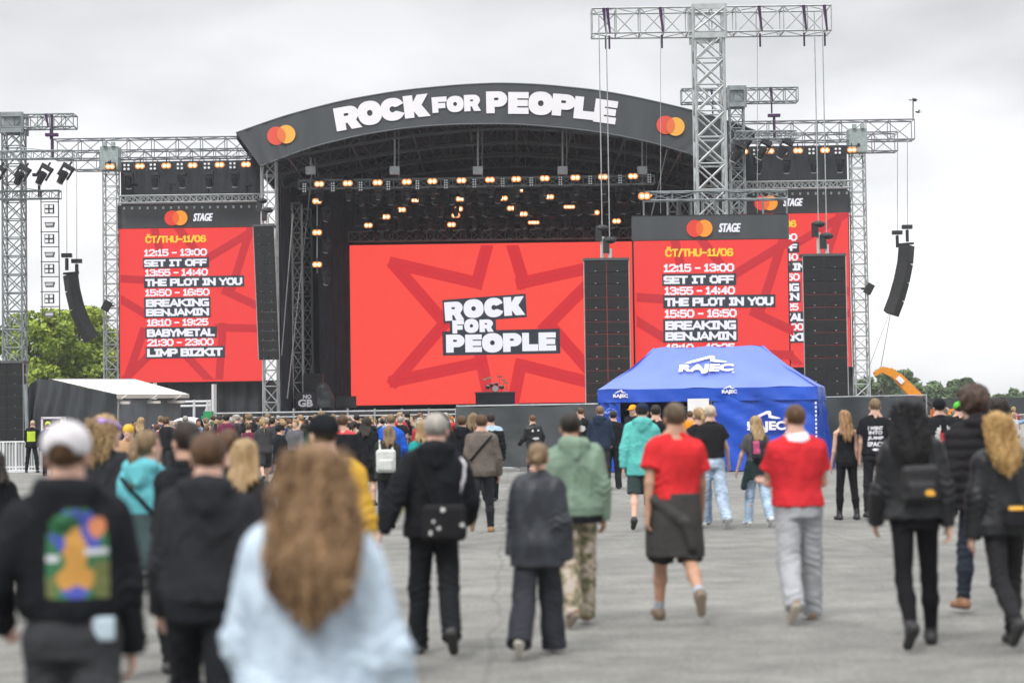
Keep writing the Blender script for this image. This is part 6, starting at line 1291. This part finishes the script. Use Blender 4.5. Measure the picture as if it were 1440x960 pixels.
i22 = add_person('greytee', px=1066, top_px=586, feet=740, sex='f', skin='fair', hair=('long', *HBL, 1.28), hairw=.75, top=('tshirt', (.085, .08, .09)), bottom=('trousers', (.34, .44, .58), 'denim'), legs=((12, 4), (-12, 18)), shoe=('low', (.75, .74, .72), (.7, .7, .7)), arms=((10, 28, 10, 0), (0, 14, 14, 0)), head=(-24, 0), label='blonde woman in grey tee and pale jeans with a backpack')
dz = i22['dz']; G = Grid((-.4, -.4, .5), (.4, .4, 1.15), .016); G.loft([(.72 + dz, -.03, 0, .22, .17), (.9 + dz, 0, 0, .21, .165), (1.04 + dz, 0, 0, .17, .135)], .02); G.cap((-.2, -.05, .9 + dz), (-.25, -.05, .62 + dz), .04, .05, .03); extra(i22, 'tied_jacket', G, cloth((.018, .032, .032)), wv=.01)
backpack(i22, (.03, .03, .034), 1.04, 1.36, .27, .12, 'dark backpack with pink panels on the woman in grey tee', 'cotton', [(boxr(-.13, -.03, 1.15, 1.36), pr('pink', (.42, .06, .16)))])
add_person('bcrop', px=1192, top_px=578, feet=730, sex='f', skin='fair', hair=('long', (.16, .08, .035), (.40, .24, .12), 1.20), hairw=.9, top=('tank', BK), bottom=('leggings', (.012, .012, .014)), legs=ST, shoe=('boot', (.025, .025, .028)), arms=((4, 12, 14, 0), (-2, 10, 16, 0)), label='long haired woman in black tank top and leggings beside the lettered shirt man')
i23 = add_person('tee', px=1232, top_px=561, feet=730, skin='fair', hair=('short', *HSB), top=('tshirt', BK), hem=.92, bottom=('slim', (.016, .017, .022), 'denim'), legs=((4, 3, 3), (-6, 10, 3)), shoe=('low', (.03, .03, .03)), arms=((2, 10, 10, 0), (0, 10, 10, 0)), label='man in black t-shirt with white lettering on the back')
back_text(i23, [('I WENT', 0, 1.315, .22, .055), ('INTO', 0, 1.25, .20, .055), ('JUMP', 0, 1.165, .24, .06), ('SPACE', 0, 1.08, .24, .07), ('#', 0, 1.00, .11, .035)], pr('white', (.78, .76, .82)), 'shirt_lettering')
i24 = add_person('brown', px=679, top_px=584, feet=748, bulk=1.06, skin='fair', hair=('short', *HBR), top=('hoodie', (.14, .118, .102)), bottom=('slim', (.02, .022, .028), 'denim'), legs=((-16, 30), (12, 4)), shoe=('low', (.34, .20, .08), (.4, .3, .2)), arms=((-4, 10, 8, 0), (4, 12, 14, 0)), label='man in taupe sweater with a thin dark strap across his back')
sling(i24, BK, 'thin dark bag strap across the taupe sweater', (0, 1.1), (0, 0, 0), ((.16, 1.44), (-.16, 1.08)), name='bag_strap')
i25 = add_person('whitebag', px=545, top_px=600, feet=742, sex='f', skin='fair', hair=('long', *HSB, 1.34), hairw=.8, top=('jacket', (.03, .034, .03)), bottom=('slim', (.022, .026, .036), 'denim'), legs=((14, 6), (-14, 26)), shoe=('low', (.55, .06, .05)), label='woman with a pale grey backpack and red shoes')
backpack(i25, (.56, .58, .56), .96, 1.36, .34, .17, 'pale grey rounded backpack on the woman with red shoes')
add_person('blue', px=549, top_px=583, s=72, bulk=1.1, skin='fair', hair=('short', *HSB), top=('jacket', (.02, .10, .52)), bottom=('trousers', BK), legs=W1, arms=((4, 22, 50, 10), (4, 22, 50, 10)), label='man in bright blue jacket ahead of the pale grey backpack')
i26 = add_person('navyh', px=846, top_px=571, s=62, bulk=1.06, skin='fair', hair=('short', *HSB), top=('hoodie', (.022, .035, .062)), hood=True, bottom=('trousers', CH), legs=ST, arms=((10, 12, 40, 10), (10, 12, 40, 10)), label='man in navy hoodie standing at the left corner of the blue tent')
add_person('navy2', px=862, top_px=578, s=61, skin='fair', hair=('short', *HDK), top=('jacket', BK), bottom=('trousers', CH), legs=ST, label='person in black half hidden right of the navy hoodie man')
add_person('patchj', px=752, top_px=584, s=53, skin='fair', hair=('short', (.10, .04, .02), (.2, .09, .05)), top=('jacket', BK, 'leather'), bottom=('trousers', BK), legs=ST, arms=((10, 30, 50, 0), (10, 30, 60, 0)), label='man in black jacket with pale patches standing before the left fence', patch=[(ring(-.07, 1.33, .03, .03), pr('badge', (.55, .56, .55))), (ring(.09, 1.34, .035, .03), pr('badge', (.55, .56, .55))), (ring(.02, 1.12, .10, .035), pr('badge', (.55, .56, .55)))])
add_person('fencep', px=817, top_px=573, s=56, skin='fair', hair=('buzz', *HBR), top=('tshirt', BK), bottom=('trousers', BK), legs=ST, label='man in black tee with a pale print just above the green hoodie', patch=[(ring(.02, 1.26, .09, .07), pr('badge', (.55, .56, .55)))])
add_person('dkh', px=484, top_px=584, s=84, skin='fair', hair=('short', *HBR), top=('hoodie', BK), bottom=('shorts', BK), legs=W1, label='man in black hoodie with a red collar left of the pale grey backpack', patch=[(lambda x, y, z, b: z > 1.44, pr('red', (.5, .04, .05)))])
add_person('dkj', px=518, top_px=588, s=72, sex='f', skin='fair', hair=('long', *HDK, 1.3), top=('over', BK), bottom=('shorts', BK), legs=ST, label='person in long black coat with bare calves left of the blue jacket')
add_person('dkw', px=394, top_px=598, s=66, skin='fair', hair=('short', *HDK), hat=('beanie', BK), top=('jacket', BK), bottom=('slim', BK), legs=((18, 10), (-22, 12)), yaw=-60, label='person in all black striding left through the crowd')
add_person('mustard', px=620, top_px=583, s=80, skin='fair', hair=('short', *HDK), hat=('beanie', BK), top=('jacket', BK), bottom=('trousers', CH), legs=W1, label='hooded person in black with mustard shoulder panel behind the grey haired man', patch=[(boxr(-.2, -.08, 1.1, 1.42), pr('mustard', (.62, .36, .06)))])
add_person('tealh', px=597, top_px=592, s=110, sex='f', skin='fair', hair=('long', *HBL, 1.38), hairw=.8, top=('jacket', (.02, .30, .28)), bottom=('slim', BK), legs=W2, label='blonde woman in teal jacket partly hidden by the grey haired man')
add_person('dk651', px=652, top_px=585, s=78, skin='fair', hair=('short', *HBR), top=('hoodie', BK), hood=True, bottom=('trousers', BK), legs=W1, label='man in black hoodie left of the taupe sweater')
add_person('dk668', px=670, top_px=582, s=74, sex='f', skin='fair', hair=('long', *HSB, 1.36), top=('jacket', BK), bottom=('trousers', BK), legs=W1, label='woman with brown hair just beyond the taupe sweater')
add_person('dk694', px=692, top_px=582, s=70, skin='fair', hair=('short', *HDK), top=('puffer', BK), bottom=('trousers', BK), legs=W2, label='man in black jacket with a light blue collar right of the taupe sweater', patch=[(lambda x, y, z, b: z > 1.42, pr('sky', (.35, .48, .60)))])
i27 = add_person('jersey', px=1326, top_px=562, s=88, bulk=1.08, skin='fair', hair=('short', *HDK), hat=('beanie', BK), top=('jacket', BK), bottom=('trousers', BK), legs=ST, label='man in black jacket with a white and red emblem on the back', patch=[(ring(-.01, 1.22, .13, .15), pr('badge', (.55, .56, .55))), (ring(-.005, 1.22, .075, .11), pr('red', (.5, .04, .05))), (boxr(-.05, .04, 1.26, 1.42), cloth(BK))])
add_person('greencap', px=1350, top_px=566, s=74, skin='fair', hair=('buzz', *HDK), hat=('capback', (.10, .45, .05)), top=('tshirt', BK), bottom=('trousers', BK), legs=ST, label='man in bright green cap and black tee right of the emblem jacket', patch=[(ring(-.02, 1.28, .10, .05), pr('badge', (.55, .56, .55)))])
add_person('whitetee', px=1412, top_px=562, s=95, skin='fair', hair=('curly', *HDK), top=('tshirt', (.62, .60, .62)), bottom=('trousers', BK), legs=ST, label='dark haired man in white tee behind the golden blonde woman')
add_person('purple', px=1262, top_px=566, s=84, sex='f', skin='fair', hair=('long', *HDK, 1.3), top=('tshirt', (.45, .40, .44)), bottom=('trousers', BK), legs=ST, label='woman in pale tee mostly hidden left of the long black hair')
add_person('yellowcap', px=891, top_px=570, s=51, skin='fair', hair=('short', *HDK), hat=('capback', (.80, .34, .03)), top=('tshirt', BK), bottom=('trousers', BK), legs=ST, yaw=150, label='person with a yellow orange cap inside the blue tent')
add_person('orangev', px=972, top_px=578, s=50.5, skin='fair', hair=('short', *HBR), top=('tshirt', (.75, .28, .03)), bottom=('trousers', BK), legs=ST, label='person in orange shirt at the tent entrance behind the red shirt')
add_person('guard', px=45, top_px=601, s=41, skin='fair', hair=('buzz', (.40, .30, .22), (.5, .4, .3)), top=('jacket', BK), bottom=('slim', BK), legs=((2, 2, 9), (-2, 2, 9)), arms=((8, 14, 40, 20), (8, 14, 40, 20)), H=1.78, label='guard in black with a neon yellow vest before the barrier', patch=[(boxr(-.14, .14, 1.04, 1.38), mat('neon_vest', (.45, .60, .03), .6))])
add_person('guard2', px=69, top_px=612, s=44, bulk=1.15, skin='fair', hair=('short', *HBR), hat=('capback', (.50, .58, .05)), top=('jacket', NV), bottom=('trousers', BK), legs=ST, H=1.72, label='person with yellow cap and a round pale back patch near the barrier', patch=[(ring(0, 1.2, .16, .16), pr('badge', (.55, .56, .55))), (ring(0, 1.2, .12, .12), cloth((.05, .09, .14)))])
add_person('edge', px=-8, top_px=648, s=165, sex='f', skin='tan', hair=('long', *HDK, 1.3), top=('tshirt', BK), bottom=('trousers', BK), legs=ST, H=1.45, arms=((0, 10, 10, 0), (8, 16, 30, 0)), label='bare armed person in black cut by the left photo edge')
add_person('yellowhat', px=182, top_px=598, s=88, skin='fair', hair=('short', *HSB), hat=('beanie', (.70, .42, .06)), top=('jacket', (.40, .25, .14)), bottom=('trousers', BK), legs=ST, yaw=180, label='person in yellow beanie facing the camera above the blonde ponytail')

# ------------------------------------------------------------------ the crowd before the stage: low detail, each one an object
CT = [('black', BK), ('black', (.02, .02, .025)), ('black', CH), ('grey', (.12, .12, .13)), ('navy', (.03, .05, .12)), ('black', BK), ('grey', (.05, .05, .055)), ('white', (.5, .49, .5)), ('dark green', (.04, .08, .05)), ('red', (.42, .04, .05)), ('beige', (.38, .30, .22)), ('light blue', (.25, .36, .50)), ('maroon', (.14, .03, .06))]
CB = [('black', BK), ('black', CH), ('blue', (.10, .15, .25)), ('grey', (.18, .18, .18)), ('beige', (.33, .27, .2))]
CHR = [('brown', HBR), ('black', HDK), ('blonde', HBL), ('fair', HSB), ('grey', HGR)]
VAR = []
vr = random.Random(3)
for v in range(14):
    fem = v % 2 == 1
    sp = dict(px=v * 7, s=28, H=1.75 if not fem else 1.66, sex='f' if fem else 'm', hair=(('long' if fem and v % 4 == 1 else ('pony' if fem else 'short')), *HBR, 1.32), top=(('tshirt', BK), ('jacket', BK), ('hoodie', BK), ('jacket', BK))[v % 4], bottom=(('trousers', BK), ('slim', BK), ('shorts', BK))[v % 3], legs=(ST, W1, ST, W2)[v % 4], arms=tuple((vr.uniform(-8, 25), vr.uniform(8, 22), vr.uniform(8, 60), 8) if vr.random() < .78 else (vr.uniform(60, 150), vr.uniform(10, 40), vr.uniform(20, 50), 10) for _ in (0, 1)), bulk=vr.uniform(.98, 1.12), lean=.02)
    if v in (3, 6, 9, 11): sp['hat'] = ('capback', BK)
    parts, info = build_person(sp, True); V0, F0, M0, o = [], [], [], 0; order = {'body': 0, 'hair': 3, 'shoe': 4, 'cap': 5}
    for nme, V, Q, m, mi in parts:
        k = order.get(nme, 1 if nme in ('trousers', 'leggings', 'shorts') else 2); V0.append(V * info['S']); F0.append(Q + o); M0 += [k] * len(Q); o += len(V)
    me = bpy.data.meshes.new('crowd_person'); V0 = np.concatenate(V0); F0 = np.concatenate(F0); me.from_pydata(V0.tolist(), [], F0.tolist())
    for m in (skinm('fair'), cloth(BK), cloth(BK), hairm(*HBR), mat('shoe', (.05, .05, .05), .6, 0, .1), cloth(BK)): me.materials.append(m)
    me.polygons.foreach_set('material_index', np.array(M0, dtype=np.int32)); me.polygons.foreach_set('use_smooth', np.ones(len(M0), dtype=bool)); me.update(); VAR.append((me, sp['H'], 'cap' in [p[0] for p in parts]))
CAPS = [('yellow', (.70, .40, .05)), ('white', (.7, .68, .7)), ('orange', (.75, .25, .05)), ('pink', (.6, .25, .4)), ('black', BK)]
spots = []
def crowd_at(px, Y, where):
    x = GX(px, Y)
    if any((x - a) ** 2 + (Y - b) ** 2 < .42 for a, b in spots): return False
    spots.append((x, Y)); v = vr.randrange(len(VAR)); me, H, hat = VAR[v]; o = bpy.data.objects.new('person', me); link(o); o.location = (x, Y, 0); o.rotation_euler.z = vr.choice([0, 0, 0, .3, -.3, .8, -.8, 1.6, -1.6, 2.8]); k = vr.uniform(.89, 1.09); o.scale = (k, k, k)
    t, b, h, c = vr.choice(CT), vr.choice(CB), vr.choice(CHR), vr.choice(CAPS); s_ = vr.choice(['fair', 'fair', 'mid', 'tan'])
    for i, m in ((0, skinm(s_)), (1, cloth(b[1])), (2, cloth(t[1])), (3, hairm(*h[1])), (5, cloth(c[1]))): o.material_slots[i].link = 'OBJECT'; o.material_slots[i].material = m
    return tag(o, ('person in %s cap, %s top and %s bottoms in %s' % (c[0], t[0], b[0], where)) if hat else '%s haired person in %s top and %s bottoms in %s' % (h[0], t[0], b[0], where), 'person', 'people in ' + where)
n = 0
for t in range(3000):
    if n >= 235: break
    px = vr.uniform(128, 690); Y = 62 + 34 * vr.random() ** 1.15
    if px < 285 and Y > 71: continue
    if px > 630 and (Y < 66): continue
    if 280 < px < 300 and Y > 86: continue
    if 470 < px < 560 and Y < 68: continue
    if crowd_at(px, Y, 'the stage crowd'): n += 1
n = 0
for t in range(400):
    if n >= 16: break
    if crowd_at(vr.uniform(1318, 1442), vr.uniform(48, 84), 'the far right crowd'): n += 1
for px, Y, in ((372, 52), (350, 56), (415, 54), (455, 55), (160, 58), (200, 60), (235, 57), (225, 66), (500, 57)): crowd_at(px, Y, 'the near crowd fringe')

# ------------------------------------------------------------------ the damp air over the field
hm = bpy.data.materials.new('haze'); hm.use_nodes = True; t_ = hm.node_tree; t_.nodes.remove(t_.nodes['Principled BSDF']); pv = t_.nodes.new('ShaderNodeVolumePrincipled')
pv.inputs['Color'].default_value = (.93, .95, 1, 1); pv.inputs['Density'].default_value = .0003; t_.links.new(pv.outputs[0], t_.nodes['Material Output'].inputs['Volume'])
tag(MB().box((0, 450, 10.2), (1700, 1400, 22.4)).build('haze', hm), kind='stuff')
